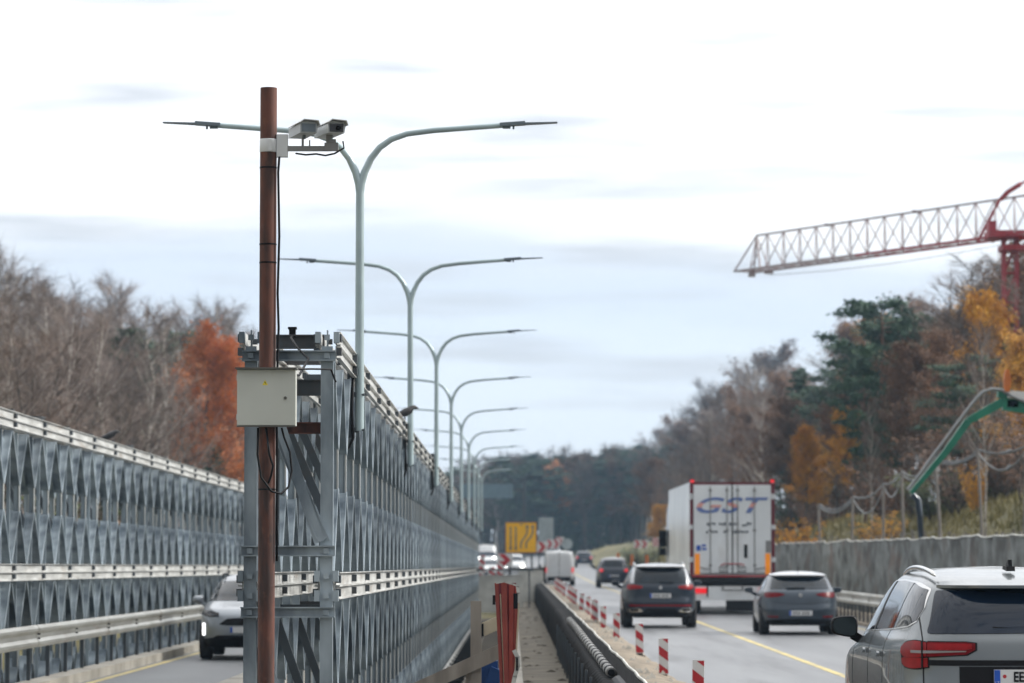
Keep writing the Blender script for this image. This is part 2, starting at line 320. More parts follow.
strip('walkway_kerb', 0.02, 0.155, 12, 172, 0.05, 'conc', .3)
# gritty verge between the covered rail and the traffic, uneven
b = MB(); n = 300; vs = []
cx = [0.93,1.2,1.45,1.7,1.9,2.05,2.2,2.35,2.42]
for i in range(n):
    y = 14+i*.55
    for k, x in enumerate(cx):
        edge = .09*noise.noise(Vector((y*.45, 3, 1)))+.04*noise.noise(Vector((y*1.8, 9, 1)))
        z = .13-.10*sm((x-2.0)/.4)+.05*noise.noise(Vector((x*3, y*1.6, 0)))
        vs.append((x+(edge if k > 5 else 0), y, z if k < 8 else -.01))
b.add(vs, [(i*9+k, i*9+k+1, (i+1)*9+k+1, (i+1)*9+k) for i in range(n-1) for k in range(8)])
tag(b.build('verge', 'sand', smooth=True), kind='structure')
# tufts and small stones on verge
b = MB()
for i in range(500):
    y = 28+rnd.random()**1.3*120; x = rnd.uniform(1.25, 2.2); s = rnd.uniform(.015, .06)
    b.add([(x-s,y-s,.12),(x+s,y-s*.6,.12),(x+s*.4,y+s,.12),(x,y,.13+s)], [(0,1,3),(1,2,3),(2,0,3)])
tag(b.build('loose_gravel', 'conc'), 'loose grit and stones scattered along the verge', 'gravel', kind='stuff')
b = MB()
for i in range(110):
    y = 26+rnd.random()*110; x = .2+rnd.random()*.7; s = rnd.uniform(.01, .045)
    b.add([(x-s*2,y-s,.003),(x+s*2,y-s*.6,.003),(x+s*.4,y+s,.003),(x,y,.006+s*.7)], [(0,1,3),(1,2,3),(2,0,3)])
tag(b.build('walkway_debris', 'soil'), 'dirt and debris lying on the walkway', 'debris', kind='stuff')

# ================================================================ TRUSS GIRDERS
PL, BAY = 3.05, 1.525; ZT, ZM, ZB = 3.90, 1.55, -0.80
def cbar(b, p0, p1, dx=.10, wd=.055, fl=.05):
    # channel: web across x, flange on both x faces
    p0, p1 = Vector(p0), Vector(p1); ax = Vector((1,0,0))
    b.bar(p0, p1, dx, .012)
    for s in (-1, 1): b.bar(p0+ax*s*(dx/2+.004), p1+ax*s*(dx/2+.004), .008, wd)
def panel_mesh():
    b = MB()
    for z0, z1 in ((ZB+.10, ZM-.12), (ZM+.12, ZT-.28)):
        h = z1-z0
        for k in (0, 1):
            y = BAY*(k+.5)
            b.bar((0, y, z0), (0, y, z1), .05, .05)
            for s in (-1, 1):
                cbar(b, (0, y+s*.03, z0+.60*h), (0, y+s*BAY*.47, z1), .115, .05)
                cbar(b, (0, y+s*.03, z0+.40*h), (0, y+s*BAY*.47, z0), .115, .05)
            b.box((.052, y, z0+.50*h), (.014, .06, .22*h), mi=1); b.box((.025, y, z0+.50*h), (.05, .012, .22*h))
        b.bar((0, .03, z0), (0, .03, z1), .05, .04)
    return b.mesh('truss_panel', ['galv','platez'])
PANEL = panel_mesh()
def chord_mesh(L, zc, hs, both=True):
    # stacked channels with rims, bolts and panel joints
    b = MB(); n = int(L/PL)
    for dz in hs:
        z = zc+dz
        for s in (-1, 1):
            x = s*.075
            b.box((x, L/2, z), (.012, L, .112))
            for e in (-1, 1): b.box((x+s*.022, L/2, z+e*.058), (.04, L, .008))
        for i in range(n+1):
            for s in (-1, 1):
                b.box((s*.106, i*PL, z), (.045, .11, .07), mi=1)
    return b
def girder(name, X, Y0, n, label, second, braces=True):
    # second: x offset of the twin plane
    root = empty(name, (X, Y0, bz(Y0)), label=label, cat='bridge girder'); root.rotation_euler = (math.atan(SL), 0, 0)
    L = n*PL
    for off in (0, second):
        for i in range(n):
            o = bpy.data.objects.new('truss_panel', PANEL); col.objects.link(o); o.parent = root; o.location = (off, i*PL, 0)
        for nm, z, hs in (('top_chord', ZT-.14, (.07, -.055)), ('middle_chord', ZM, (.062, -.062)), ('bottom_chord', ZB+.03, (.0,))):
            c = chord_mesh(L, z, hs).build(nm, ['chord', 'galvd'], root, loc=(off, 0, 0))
    return root, L
NC = 44
cg, L = girder('truss_girder', -1.70, 30.4, NC, 'grey lattice steel bridge girder ending behind the rusty pole, lamp posts fixed along it', -.70)
# end frame: two posts, cross channels, raker brace
W2 = -.70
for x in (0, W2):
    b = MB()
    b.box((x, -.05, (ZT+ZB)/2-.0), (.012, .10, ZT-ZB)); b.box((x, -.10, (ZT+ZB)/2), (.10, .010, ZT-ZB-.3)); b.box((x-.053,-.06,(ZT+ZB)/2-.1),(.010,.10,ZT-ZB-.3)); b.box((x+.053,-.06,(ZT+ZB)/2-.1),(.010,.10,ZT-ZB-.3))
    for zz in (ZT-.07, ZM+.09, ZM-.09):
        b.box((x-.085, -.09, zz), (.05, .12, .10)); b.box((x+.085, -.09, zz), (.05, .12, .10)); b.box((x, -.13, zz), (.05, .03, .05))
    b.build('end_post', 'galv', cg)
def cross_channel(y, z, h=.085, ext=.08, m='galv'):
    b = MB(); x0, x1 = W2-ext, ext; c = (x0+x1)/2; l = x1-x0
    b.box((c, y, z), (l, .012, h)); b.box((c, y-.03, z+h/2), (l, .06, .012)); b.box((c, y-.03, z-h/2), (l, .06, .012))
    for x in (0, W2): b.box((x, y-.03, z), (.05, .03, .05))
    return b.build('cross_channel', m, cg)
for z in (ZT-.24, ZM+.32, ZM-.24): cross_channel(-.125, z)
cross_channel(.35, ZT-.08, .12, -.05, 'galvd'); cross_channel(.5, ZT-.5, .14, -.05, 'galvd'); cross_channel(1.2, ZT-.85, .10, -.05, 'rust')
b = MB(); cbar(b, (-.03, -.15, ZM+.42), (-.62, .10, ZT-.55)); b.bar((-.06,-.15,ZM+.40),(-.48,-.02,ZM+1.6),.012,.10,(0,1,0)); b.build('raker_brace', 'galv', cg)
b = MB(); b.bar((-.02,-.11,ZB),(-.66,-.06,ZM-.32),.03,.09,(0,1,0)); b.build('raker_brace', 'galv', cg)
for i in range(1, 26):
    b = MB(); y = i*PL*.999
    b.bar((0, y, ZM+.25), (W2, y, ZT-.5), .05, .085, (0,1,0)); b.bar((0, y, ZB+.1), (W2, y, ZM-.3), .05, .085, (0,1,0))
    b.box((W2/2, y, ZT-.09), (-W2-.05, .06, .08)); b.box((W2/2, y, ZM+.32), (-W2-.1, .05, .07)); b.box((W2/2, y, ZM-.24), (-W2-.1, .05, .07))
    b.bar((W2+.03, y, ZM-.30), (W2+.03, y, ZT-.10), .03, .05); b.bar((-.03, y, ZB+.1), (-.03, y, ZM+.3), .03, .05)
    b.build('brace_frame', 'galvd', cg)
# transom ends and the ledge they carry
for i in range(40):
    b = MB(); y = i*PL+1.0
    b.box((.30, y, ZB-.12), (.50, .22, .20)); b.box((.30, y, ZB-.01), (.50, .28, .02)); b.box((.30, y, ZB-.23), (.50, .28, .02))
    b.build('transom_end', 'dirt', cg)
b = MB(); b.box((.42, L/2, ZB-.30), (.30, L, .08)); b.build('ledge_board', 'wood', cg)

lg, LL = girder('truss_girder', -7.36, 36.0, 34, 'long grey truss girder with cream chords along the far left of the bridge lane', -.75)
lg.location.z += .09
for i in range(0, 34):
    b = MB(); y = i*PL
    b.box((-.375, y, ZT-.0), (.9, .08, .07)); b.box((-.375, y, ZM), (.75, .05, .07))
    b.bar((0, y, ZM+.25), (-.75, y, ZT-.3), .05, .08, (0,1,0))
    b.bar((-.03, y, ZM-.05), (-.03, y, ZM+.3), .03, .05); b.bar((-.72, y, ZT-.4), (-.72, y, ZT), .03, .05)
    b.build('brace_frame', 'galvd', lg)
    if i % 4 == 1: b = MB(); b.box((-.30, y+.2, ZT+.06), (.7,.5,.012)); b.build('cover_plate', 'galvd', lg)

# ---------------------------------------------------------------- crash rails
def wbeam(x, z, s=1, d=.05):
    # closed W section, s = which way it bulges
    p = [(0,.155),(d*.5,.15),(d,.11),(d,.075),(0.2*d,.03),(0.2*d,-.03),(d,-.075),(d,-.11),(d*.5,-.15),(0,-.155)]
    q = [(a-.006, b2) for a, b2 in reversed(p)]
    return [(x+s*a, z+b2) for a, b2 in p+q]
def crash_rail(X, Z, Y0, Y1, s, label, zf, post_step, tilt=0):
    root = empty('crash_rail', (X, Y0, zf(Y0)), label=label, cat='crash rail', group='steel crash rails'); root.rotation_euler = (tilt, 0, 0)
    b = MB(); L = Y1-Y0; y = 0; k = 0
    while y < L:
        y2 = min(L, y+4.3); o = .0+.005*(k % 2)
        b.extrude(wbeam(o*s, Z, s), 'y', y, y2)
        for dz in (.03, -.03, .1, -.1):
            b.box((s*.03, y+.1, Z+dz), (.05, .03, .02), mi=1)
        y += 4.0; k += 1
    b.build('beam', ['rail', 'dirt'], root, smooth=True, angle=25)
    n = min(98, int(L/post_step))
    pm = MB(); pm.box((-s*.085, 0, Z/2-.2), (.05, .05, Z+.5)); pm.box((-s*.03, 0, Z), (.06, .05, .12)); me = pm.mesh('post', 'galvd')
    for i in range(n):
        o = bpy.data.objects.new('post', me); col.objects.link(o); o.parent = root; o.location = (0, (i+.5)*post_step, 0)
    return root
crash_rail(-6.62, .76, 26, 160, 1, 'cream grey crash rail beside the kerb in front of the left girder', bz, 1.9, math.atan(SL))
crash_rail(9.1, .66, 20, 190, -1, 'grey crash rail on dark posts in front of the sheeted fence on the right', roadz, 1.0)

# ---------------------------------------------------------------- covered rail beside the walkway
root = empty('covered_barrier', (1.05, 22, 0), label='low barrier wrapped in black tarpaulin along the edge of the walkway', cat='barrier')
b = MB(); vs = []; n = 1500
hosez = lambda y: .605+.075*sm((y-12.6)/20)
for i in range(n):
    y = i*.10
    ple = .040*math.sin(y*11+2.5*noise.noise(Vector((y*.7,0,0))))+.03*noise.noise(Vector((y*2,4,0)))
    top = .725+.03*noise.noise(Vector((y*.5,7,0)))+.018*noise.noise(Vector((y*2.5,2,0)))
    lg_ = min(hosez(y)-.062, top-.06); lg_ = lg_ if y < 36 else lg_+(top-.04-lg_)*sm((y-36)/3)
    for x, z in ((-.17+ple,.0),(-.165+ple,.35),(-.15+ple*.6,lg_-.05),(-.115,lg_),(.045,lg_+.004),(.065,top-.005),(.125,top-.01),(.15-ple*.4,.4),(.16-ple*.4,.12)):
        vs.append((x, y, z))
b.add(vs, [(i*9+k, i*9+k+1, (i+1)*9+k+1, (i+1)*9+k) for i in range(n-1) for k in range(8)])
b.build('tarpaulin', 'tarp', root, smooth=True)
b = MB(); b.tube([(.10+.02*noise.noise(Vector((i*.35,1,1))), i*.5, .735+.02*noise.noise(Vector((i*.17,7,0)))+.012*noise.noise(Vector((i*.9,3,0)))) for i in range(290)], .015, 6); b.build('white_hem', 'hem', root, smooth=True)
b = MB(); pts = []; rr = []
for i in range(470):
    y = 12.6+i*.05; pts.append((-.014-.03*sm((y-14)/15)+.01*noise.noise(Vector((y*.3,0,0))), y, hosez(y)))
    rr.append(.040+.016*abs(math.sin(math.pi*y/.95))**.5)
b.tube(pts, rr, 12); b.build('ribbed_hose', 'hose', root, smooth=True)
for k in range(24):
    y = 13.3+k*.95; q = pts[min(len(pts)-1, int((y-12.6)/.05))]
    b = MB(); b.tube([(q[0],y-.11,q[2]),(q[0],y+.11,q[2])], .057, 12); b.build('tie_band', 'black', root, smooth=True, angle=40)
b = MB(); b.tube([(-.014,12.55,hosez(12.6)),(-.014,12.61,hosez(12.6))], .038, 12); b.build('hose_mouth', 'black', root)
b = MB(); b.tube([(.05,2.0,.50),(.05,12.0,.50)], .10, 14); b.build('rolled_sheet', 'black', root, smooth=True)
pm = MB(); pm.tube([(0,0,0),(0,0,.57)], .016, 6); me = pm.mesh('bar', 'galvd')
for i in range(16):
    o = bpy.data.objects.new('bar', me); col.objects.link(o); o.parent = root; o.location = (-.235, 6.0+i*2.1, 0)

# ---------------------------------------------------------------- delineators along the verge
def striped_board(w_, h_, up=1, chev=False, nst=4, thick=.03):
    # white board with sloping red bands (front and back), returned as MB: 0 white 1 red 2 dark
    b = MB(); b.box((0,0,h_/2), (w_, thick, h_)); 
    for side in (-1, 1):
        yy = side*(thick/2+.003)
        for k in range(-1, nst+1):
            z0 = h_*(k+.1)/nst; dz = h_*.5/nst; sl = w_*.75*up
            poly = [(-w_/2, z0), (w_/2, z0-sl), (w_/2, z0-sl+dz), (-w_/2, z0+dz)]
            # clip to board
            P = []
            for i in range(4):
                P.append(poly[i])
            def clip(P, f, zc):
                o = []
                for i in range(len(P)):
                    a, c = P[i], P[(i+1)%len(P)]
                    fa, fc = f(a), f(c)
                    if fa: o.append(a)
                    if fa != fc:
                        t = (zc-a[1])/(c[1]-a[1]); o.append((a[0]+t*(c[0]-a[0]), zc))
                return o
            P = clip(P, lambda p: p[1] > .01, .01)
            if len(P) > 2: P = clip(P, lambda p: p[1] < h_-.01, h_-.01)
            if len(P) > 2: b.add([(x, yy, z) for x, z in P], [tuple(range(len(P)))], 1)
    return b
def delineator_meshes():
    b = striped_board(.135, .52, nst=2); return b.mesh('striped_board', ['whw','redw'])
DM = delineator_meshes()
fm = MB(); fm.box((0,0,-.02), (.16,.18,.06)); fm.box((0,0,.02),(.10,.06,.05)); FM = fm.mesh('foot', 'black')
dsp = [(38.2,698),(48.0,664),(58.0,640),(68,0),(77,0),(85.5,0),(87.5,0),(94,0),(101,0),(112,0),(118,0),(124,0),(136,0),(146,0),(150,0),(154,0),(158,0),(162,0)]
names = ['nearest','second nearest','third nearest','fourth nearest','fifth nearest','sixth nearest','seventh nearest']
for i, (Y, px) in enumerate(dsp):
    X = 2.14 if not px else (px-512)/F*Y
    o = empty('delineator_post', (X+rnd.uniform(-.02,.02), Y, .03), rnd.uniform(-.2,.2), cat='delineator', group='red and white delineators along the verge')
    o['label'] = ('%s red and white striped delineator on the verge' % names[i]) if i < 7 else 'distant red and white striped delineator further along the verge'
    o.rotation_euler.y = rnd.uniform(-.025,.025); o.rotation_euler.x = rnd.uniform(-.03,.03)
    for nm, me, z in (('striped_board', DM, .07), ('foot', FM, .02)):
        c = bpy.data.objects.new(nm, me); col.objects.link(c); c.parent = o; c.location = (0,0,z)

# ---------------------------------------------------------------- rusty pole with cabinet and cameras
PX, PY = -2.123, 28.6
pole = empty('camera_pole', (PX, PY, -.9), label='tall rusty steel pole standing before the girder end, bare top above the cameras', cat='pole')
b = MB(); b.tube([(0,0,0),(0,0,2.5),(0,0,5),(.0,0,6.80)], .073, 20); b.build('pipe', 'rust', pole, smooth=True, angle=40)
b = MB(); b.lathe([(.074,6.235),(.0775,6.24),(.0775,6.345),(.074,6.35)], 20, 'z'); b.box((0.02,-.082,6.29),(.03,.02,.10)); b.build('clamp_band', 'white', pole, smooth=True, angle=40)
for z in (6.10, 5.43, 5.27, 4.12, 3.30):
    b = MB(); b.lathe([(.073,z-.008),(.0765,z-.006),(.0765,z+.006),(.073,z+.008)], 16, 'z'); b.build('cable_tie', 'black', pole)
b = MB(); b.box((.122,-.01,6.29),(.10,.05,.20)); b.box((.122,-.037,6.29),(.092,.005,.19)); b.build('junction_box', 'white', pole)
b = MB(); b.box((.36,-.02,6.265),(.38,.035,.045)); b.box((.55,-.02,6.28),(.12,.06,.07)); b.box((.30,-.02,6.32),(.02,.02,.08)); b.box((.36,-.02,6.31),(.012,.012,.06)); b.box((.53,-.02,6.34),(.05,.05,.10)); b.box((.56,-.02,6.33),(.06,.07,.03)); b.build('bracket_arm', 'trim', pole)
b = MB(); b.tube([(.24,-.05,6.22),(.33,-.07,6.205),(.42,-.05,6.215),(.5,-.06,6.20),(.58,-.04,6.22),(.66,-.03,6.27),(.65,-.02,6.33)], .008, 6)
b.build('lead', 'black', pole, smooth=True)
for (x, w_, rz, lab, lens) in ((.295,.21,.30,'left one of the two traffic cameras, pale shaded hood over a grey front','g'),(.53,.20,.34,'right one of the two traffic cameras, dark lens window under its hood','b')):
    c = empty('traffic_camera', (PX+x+.02, PY-.03, 5.525), rz, lab, 'camera', 'traffic cameras on the rusty pole')
    c.scale = (.74,.95,.74)
    b = MB(); prof = [(-.10,-.055),(.10,-.055),(.112,.02),(.095,.075),(-.06,.085),(-.10,.055)]
    b.extrude(prof, 'y', -.16, .30); b.build('housing', 'camg', c)
    b = MB(); b.extrude([(-.115,.055),(-.07,.093),(.10,.083),(.122,.03),(.127,.03),(.105,.09),(-.072,.101),(-.125,.06)], 'y', -.22, .25); b.build('sun_hood', 'white', c)
    b = MB(); b.box((0,-.165,.005),(.165,.012,.095)); b.build('front_window', 'dglass' if lens == 'b' else 'lampd', c)
    if lens == 'b':
        b = MB(); b.lathe([(.03,-.18),(.03,-.165)], 14, 'y', (0.02,0,.0)); b.build('lens', 'black', c, smooth=True)
    b = MB(); b.box((0,.02,-.075),(.03,.05,.05)); b.build('foot_mount', 'lampd', c)
cabn = empty('control_cabinet', (PX+.003, PY-.10, 2.94), label='light grey metal cabinet with yellow warning triangle fixed to the rusty pole', cat='cabinet')
b = MB(); b.box((0,.03,.25),(.505,.16,.485)); b.build('case', 'cab', cabn)
b = MB(); b.box((0,-.06,.25),(.50,.016,.478)); b.build('door', 'cab', cabn)
b = MB(); b.box((0,-.01,.500),(.53,.23,.012)); b.box((0,-.05,.0),(.505,.03,.010)); b.build('rain_lip', 'cabedge', cabn)
b = MB(); b.lathe([(.012,-.082),(.014,-.068)], 12, 'y', (.165,0,.245)); b.box((.165,-.083,.245),(.006,.004,.016)); b.build('lock', 'cabedge', cabn)
b = MB(); b.add([(-.035,-.070,.355),(.015,-.070,.355),(-.01,-.070,.40),(-.035,-.068,.355),(.015,-.068,.355),(-.01,-.068,.40)], [(0,1,2),(5,4,3),(0,3,4,1),(1,4,5,2),(2,5,3,0)]); wl = b.build('warning_triangle', 'yel', cabn)
b = MB(); b.add([(-.012,-.0715,.388),(-.004,-.0715,.376),(-.009,-.0715,.376),(-.005,-.0715,.360),(-.017,-.0715,.378),(-.011,-.0715,.378)], [(0,4,5),(0,5,1),(1,2,3)]); b.build('bolt_symbol', 'black', wl)
b = MB()
for s in (.08,.42): b.box((-.252,-.055,s),(.008,.03,.05))
b.build('hinge', 'cab', cabn)
b = MB()
b.tube([(.10,-.03,5.33),(.088,-.03,5.16),(.100,-.03,4.6),(.088,-.03,4.1),(.098,-.03,3.8),(.082,-.03,3.2),(.09,-.03,2.6),(.09,-.02,1.78)][::1], .0105, 6)
b.build('black_cable', 'black', smooth=True, loc=(PX,PY,0))
o = bpy.data.objects['black_cable']; tag(o, 'black cable running down the rusty pole from the cameras to the cabinet', 'cable')
b = MB(); P = [(-.07,-.12,2.93),(-.075,-.10,2.7),(-.04,-.13,2.5),(.05,-.14,2.38),(.13,-.10,2.36),(.19,-.04,2.42),(.215,.0,2.56),(.20,-.01,2.72),(.15,-.03,2.85),(.13,-.06,2.93)]
b.tube(P, .010, 6); b.tube([(.0,-.12,2.93),(.03,-.13,2.7),(.06,-.1,2.6),(.045,-.1,2.52),(.02,-.09,2.45)], .010, 6)
o = b.build('hanging_cable', 'black', smooth=True, loc=(PX,PY,0)); tag(o, 'loop of black cable hanging below the grey cabinet', 'cable')
b = MB(); zt = ZT-.02
b.tube([(-2.02,28.62,3.42),(-1.90,29.4,3.43),(-1.86,30.1,3.62),(-1.98,30.3,3.74),(-2.05,30.5,3.84),(-2.05,30.75,3.87)], .011, 6)
b.tube([(-2.02,28.62,3.44),(-1.80,29.6,3.50),(-1.66,30.2,3.53),(-1.62,30.3,3.42)], .009, 6)
o = b.build('strung_cable', 'black', smooth=True); tag(o, 'black cable strung from the rusty pole to the girder top', 'cable')
b = MB(); b.box((-2.05,30.75,3.91),(.06,.08,.05)); b.box((-2.05,30.75,3.945),(.08,.10,.02)); b.box((-2.05,30.75,3.87),(.02,.02,.04)); o = b.build('cable_box', 'black'); tag(o, 'small black connection box standing on the near end of the girder', 'box')

# ---------------------------------------------------------------- twin-arm lamp posts on the girder
def lamp_post():
    r = empty('lamp_post', (0,0,0), cat='street lamp', group='twin-arm lamp posts fixed along the girder')
    b = MB(); b.tube([(0,0,3.09),(0,0,4.4),(0,0,5.62)], [.048,.045,.042], 14); b.build('pole', 'lamp', r, smooth=True, angle=40)
    for s in (-1, 1):
        b = MB(); pts = [(0,0,5.52),(s*.012,0,5.62),(s*.045,0,5.74),(s*.11,0,5.88),(s*.20,0,5.995),(s*.32,0,6.08),(s*.48,0,6.135),(s*.75,0,6.17),(s*1.15,0,6.20),(s*1.5,0,6.225)]
        b.tube(pts, [.042,.041,.039,.036,.034,.032,.030,.029,.028,.027], 10); b.build('arm', 'lamp', r, smooth=True, angle=40)
        b = MB(); b.box((s*1.56,0,6.235),(.26,.12,.035), Matrix.Rotation(-s*.07,3,'Y')); b.box((s*1.50,0,6.205),(.08,.05,.03)); b.bar((s*1.62,0,6.235),(s*2.02,0,6.250),.13,.018,(0,1,0),w2=(.10,.008))
        b.box((s*1.57,.0,6.20),(.02,.02,.035)); b.build('lamp_head', 'lampd', r)
    b = MB()
    for z in (3.1, 3.46): b.box((-.055,0,z),(.10,.07,.05)); b.box((-.10,.0,z),(.02,.10,.09)); b.tube([(-.02,-.03,z),(.052,-.03,z)],.012,6)
    b.bar((-.10,0,3.02),(-.10,0,3.75),.05,.05); b.build('clamp', 'galvd', r)
    b = MB(); b.tube([(-.06,-.05,3.75),(-.075,-.06,3.3),(-.06,-.05,3.02),(-.10,-.05,2.93),(-.13,-.04,2.90)], .016, 6); b.build('cable', 'black', r, smooth=True)
    return r
lp = lamp_post(); LX = -1.53
for k in range(9):
    o = lp if k == 0 else copy_tree(lp)
    Y = 33.6+16.5*k
    o.location = (LX-.025*(k==0), Y, [0,.08,.10,.03,-.03,-.06,-.10,-.14,-.18][k]); o.rotation_euler.z = rnd.uniform(-.03,.03)*(k > 0); o.rotation_euler.y = rnd.uniform(-.005,.005)*(k > 0)
    o['label'] = ['tall nearest','second nearest','third nearest','fourth nearest','fifth nearest','sixth nearest','seventh nearest','eighth','farthest and smallest'][k]+' twin-arm lamp post in the row on the girder'
def crow(x, y, z, rz, lab):
    r = empty('crow', (x,y,z), rz, lab, 'bird', 'crows on the girders')
    b = MB(); b.tube([(-.20,0,.05),(-.10,0,.09),(0,0,.12),(.08,0,.16),(.12,0,.20),(.16,0,.205),(.22,0,.19)], [.012,.035,.062,.055,.036,.032,.004], 8); b.tube([(0,.02,.09),(0,.02,0)], .006, 5); b.tube([(0,-.02,.09),(0,-.02,0)], .006, 5)
    b.build('body', 'bird', r, smooth=True)
def top_of(X): return X
Yc = 50.6; crow(-1.60, 49.3, ZT+bz(49.3)+.0, .4, 'black crow perched on the central girder beside the second lamp post')
crow(-7.4, 60.5, ZT+bz(60.5)+.09, .2, 'black crow perched on top of the left girder')
# ================================================================ VEHICLES
def pchip(K):
    K = sorted(K); xs_ = [k[0] for k in K]; ys_ = [k[1] for k in K]; n = len(K)
    d = [(ys_[i+1]-ys_[i])/(xs_[i+1]-xs_[i]) for i in range(n-1)]
    m = [d[0]]+[0 if d[i-1]*d[i] <= 0 else 2*d[i-1]*d[i]/(d[i-1]+d[i]) for i in range(1, n-1)]+[d[-1]]
    def f(x):
        if x <= xs_[0]: return ys_[0]
        if x >= xs_[-1]: return ys_[-1]
        i = 0
        while x > xs_[i+1]: i += 1
        h = xs_[i+1]-xs_[i]; t = (x-xs_[i])/h
        return (2*t**3-3*t*t+1)*ys_[i]+(t**3-2*t*t+t)*h*m[i]+(-2*t**3+3*t*t)*ys_[i+1]+(t**3-t*t)*h*m[i+1]
    return f
class Body:
    """rings stacked by height; y=0 rear bumper, +y forward, x right"""
    def __init__(s, rear, front, half, n=5.0, nz=64, taper=0.0, bow=0.0):
        s.fr, s.ff, s.fw = pchip(rear), pchip(front), pchip(half); s.n = n; s.z0 = max(rear[0][0], half[0][0]); s.z1 = half[-1][0]; s.nz = nz
        s.cache = {}; s.taper = taper
    def pt(s, th, z):
        W_, a, c = s.fw(z), s.fr(z), s.ff(z); L_ = (c-a)/2; e = 2/s.n
        si, co = math.sin(th), math.cos(th)
        x = W_*math.copysign(abs(si)**e, si); y = (a+c)/2-L_*math.copysign(abs(co)**e, co)
        return Vector((x, y, z))
    def ring(s, z):
        k = round(z, 4)
        if k not in s.cache:
            th = [math.pi*(i/160) for i in range(161)]
            # refine around the flat ends
            th = sorted(set(th+[math.pi*(i/160)**3*.5 for i in range(60)]+[math.pi-math.pi*(i/160)**3*.5 for i in range(60)]))
            P = [s.pt(t, z) for t in th]; A = [0]
            for i in range(1, len(P)): A.append(A[-1]+(P[i]-P[i-1]).length)
            s.cache[k] = (P, A)
        return s.cache[k]
    def surf(s, mode, u, z):
        P, A = s.ring(z); n = len(P)
        if mode == 'a': V = A; t = u
        elif mode == 'y': V = [p.y for p in P]; t = u
        elif mode == 'r':                      # rear face by x
            t = abs(u); V = None
            for i in range(n-1):
                if P[i+1].x >= t or P[i+1].y > (s.fr(z)+s.ff(z))/2: break
            k = 0 if P[i+1].x == P[i].x else min(1, max(0, (t-P[i].x)/(P[i+1].x-P[i].x)))
            q = P[i].lerp(P[i+1], k); return Vector((math.copysign(q.x, u), q.y, z))
        elif mode == 'f':
            t = abs(u)
            for i in range(n-1, 0, -1):
                if P[i-1].x >= t or P[i-1].y < (s.fr(z)+s.ff(z))/2: break
            k = 0 if P[i-1].x == P[i].x else min(1, max(0, (t-P[i].x)/(P[i-1].x-P[i].x)))
            q = P[i].lerp(P[i-1], k); return Vector((math.copysign(q.x, u), q.y, z))
        lo = 0
        for i in range(n-1):
            if V[i+1] >= t: lo = i; break
        else: lo = n-2
        k = 0 if V[lo+1] == V[lo] else min(1, max(0, (t-V[lo])/(V[lo+1]-V[lo])))
        return P[lo].lerp(P[lo+1], k)
    def point(s, mode, u, z, side=1):
        if mode == 'a' and u < 0: p = s.surf('a', -u, z); p = Vector((-p.x, p.y, p.z))
        else: p = s.surf(mode, u, z)
        return Vector((p.x*side, p.y, p.z)) if mode in 'ay' else p
    def normal(s, mode, u, z, side=1):
        e = .01; a = s.point(mode, u+e, z, side)-s.point(mode, u-e, z, side); b = s.point(mode, u, z+e, side)-s.point(mode, u, z-e, side)
        n = a.cross(b)
        if n.length < 1e-9: return Vector((0,0,1))
        n.normalize(); p = s.point(mode, u, z, side); c = Vector((0, (s.fr(z)+s.ff(z))/2, z-.3))
        if n.dot(p-c) < 0: n = -n
        return n
    def body_mesh(s, name, mats, wells=(), wr=.36, floor_z=None):
        b = MB(); n = 96; zs = [s.z0+(s.z1-s.z0)*i/s.nz for i in range(s.nz+1)]
        vs = []
        ths = []
        for q in range(4):
            for i in range(24):
                t = i/24; ths.append(math.pi/2*q+math.pi/2*(t if False else (sm(t)*.0+t)))
        for z in zs:
            for t in ths: vs.append(s.pt(t, z))
        m = len(zs)
        fs = [(i*n+k, i*n+(k+1)%n, (i+1)*n+(k+1)%n, (i+1)*n+k) for i in range(m-1) for k in range(n)]
        fs += [tuple(range(n))[::-1], tuple((m-1)*n+k for k in range(n))]
        b.add(vs, fs)
        o = b.build(name, mats, smooth=True)
        if wells:
            import bmesh
            bm = bmesh.new(); bm.from_mesh(o.data); bmesh.ops.recalc_face_normals(bm, faces=bm.faces); bm.to_mesh(o.data); bm.free()
            c = MB()
            for (y, z) in wells:
                for sd_ in (-1, 1):
                    c.lathe([(wr, sd_*.60), (wr, sd_*1.3)], 28, 'x', (0, y, z))
            co = c.build('cutter', 'black')
            bm = bmesh.new(); bm.from_mesh(co.data); bmesh.ops.recalc_face_normals(bm, faces=bm.faces); bm.to_mesh(co.data); bm.free()
            md = o.modifiers.new('b', 'BOOLEAN'); md.operation = 'DIFFERENCE'; md.object = co; md.solver = 'EXACT'
            bpy.context.view_layer.update()
            me = bpy.data.meshes.new_from_object(o.evaluated_get(bpy.context.evaluated_depsgraph_get()))
            if len(me.polygons) > 100:
                me.polygons.foreach_set('use_smooth', [True]*len(me.polygons)); me.set_sharp_from_angle(angle=R(50))
                o.modifiers.clear(); o.data = me; me.name = name
            else: o.modifiers.clear()
            bpy.data.objects.remove(co)
        else: o.data.set_sharp_from_angle(angle=R(50))
        return o
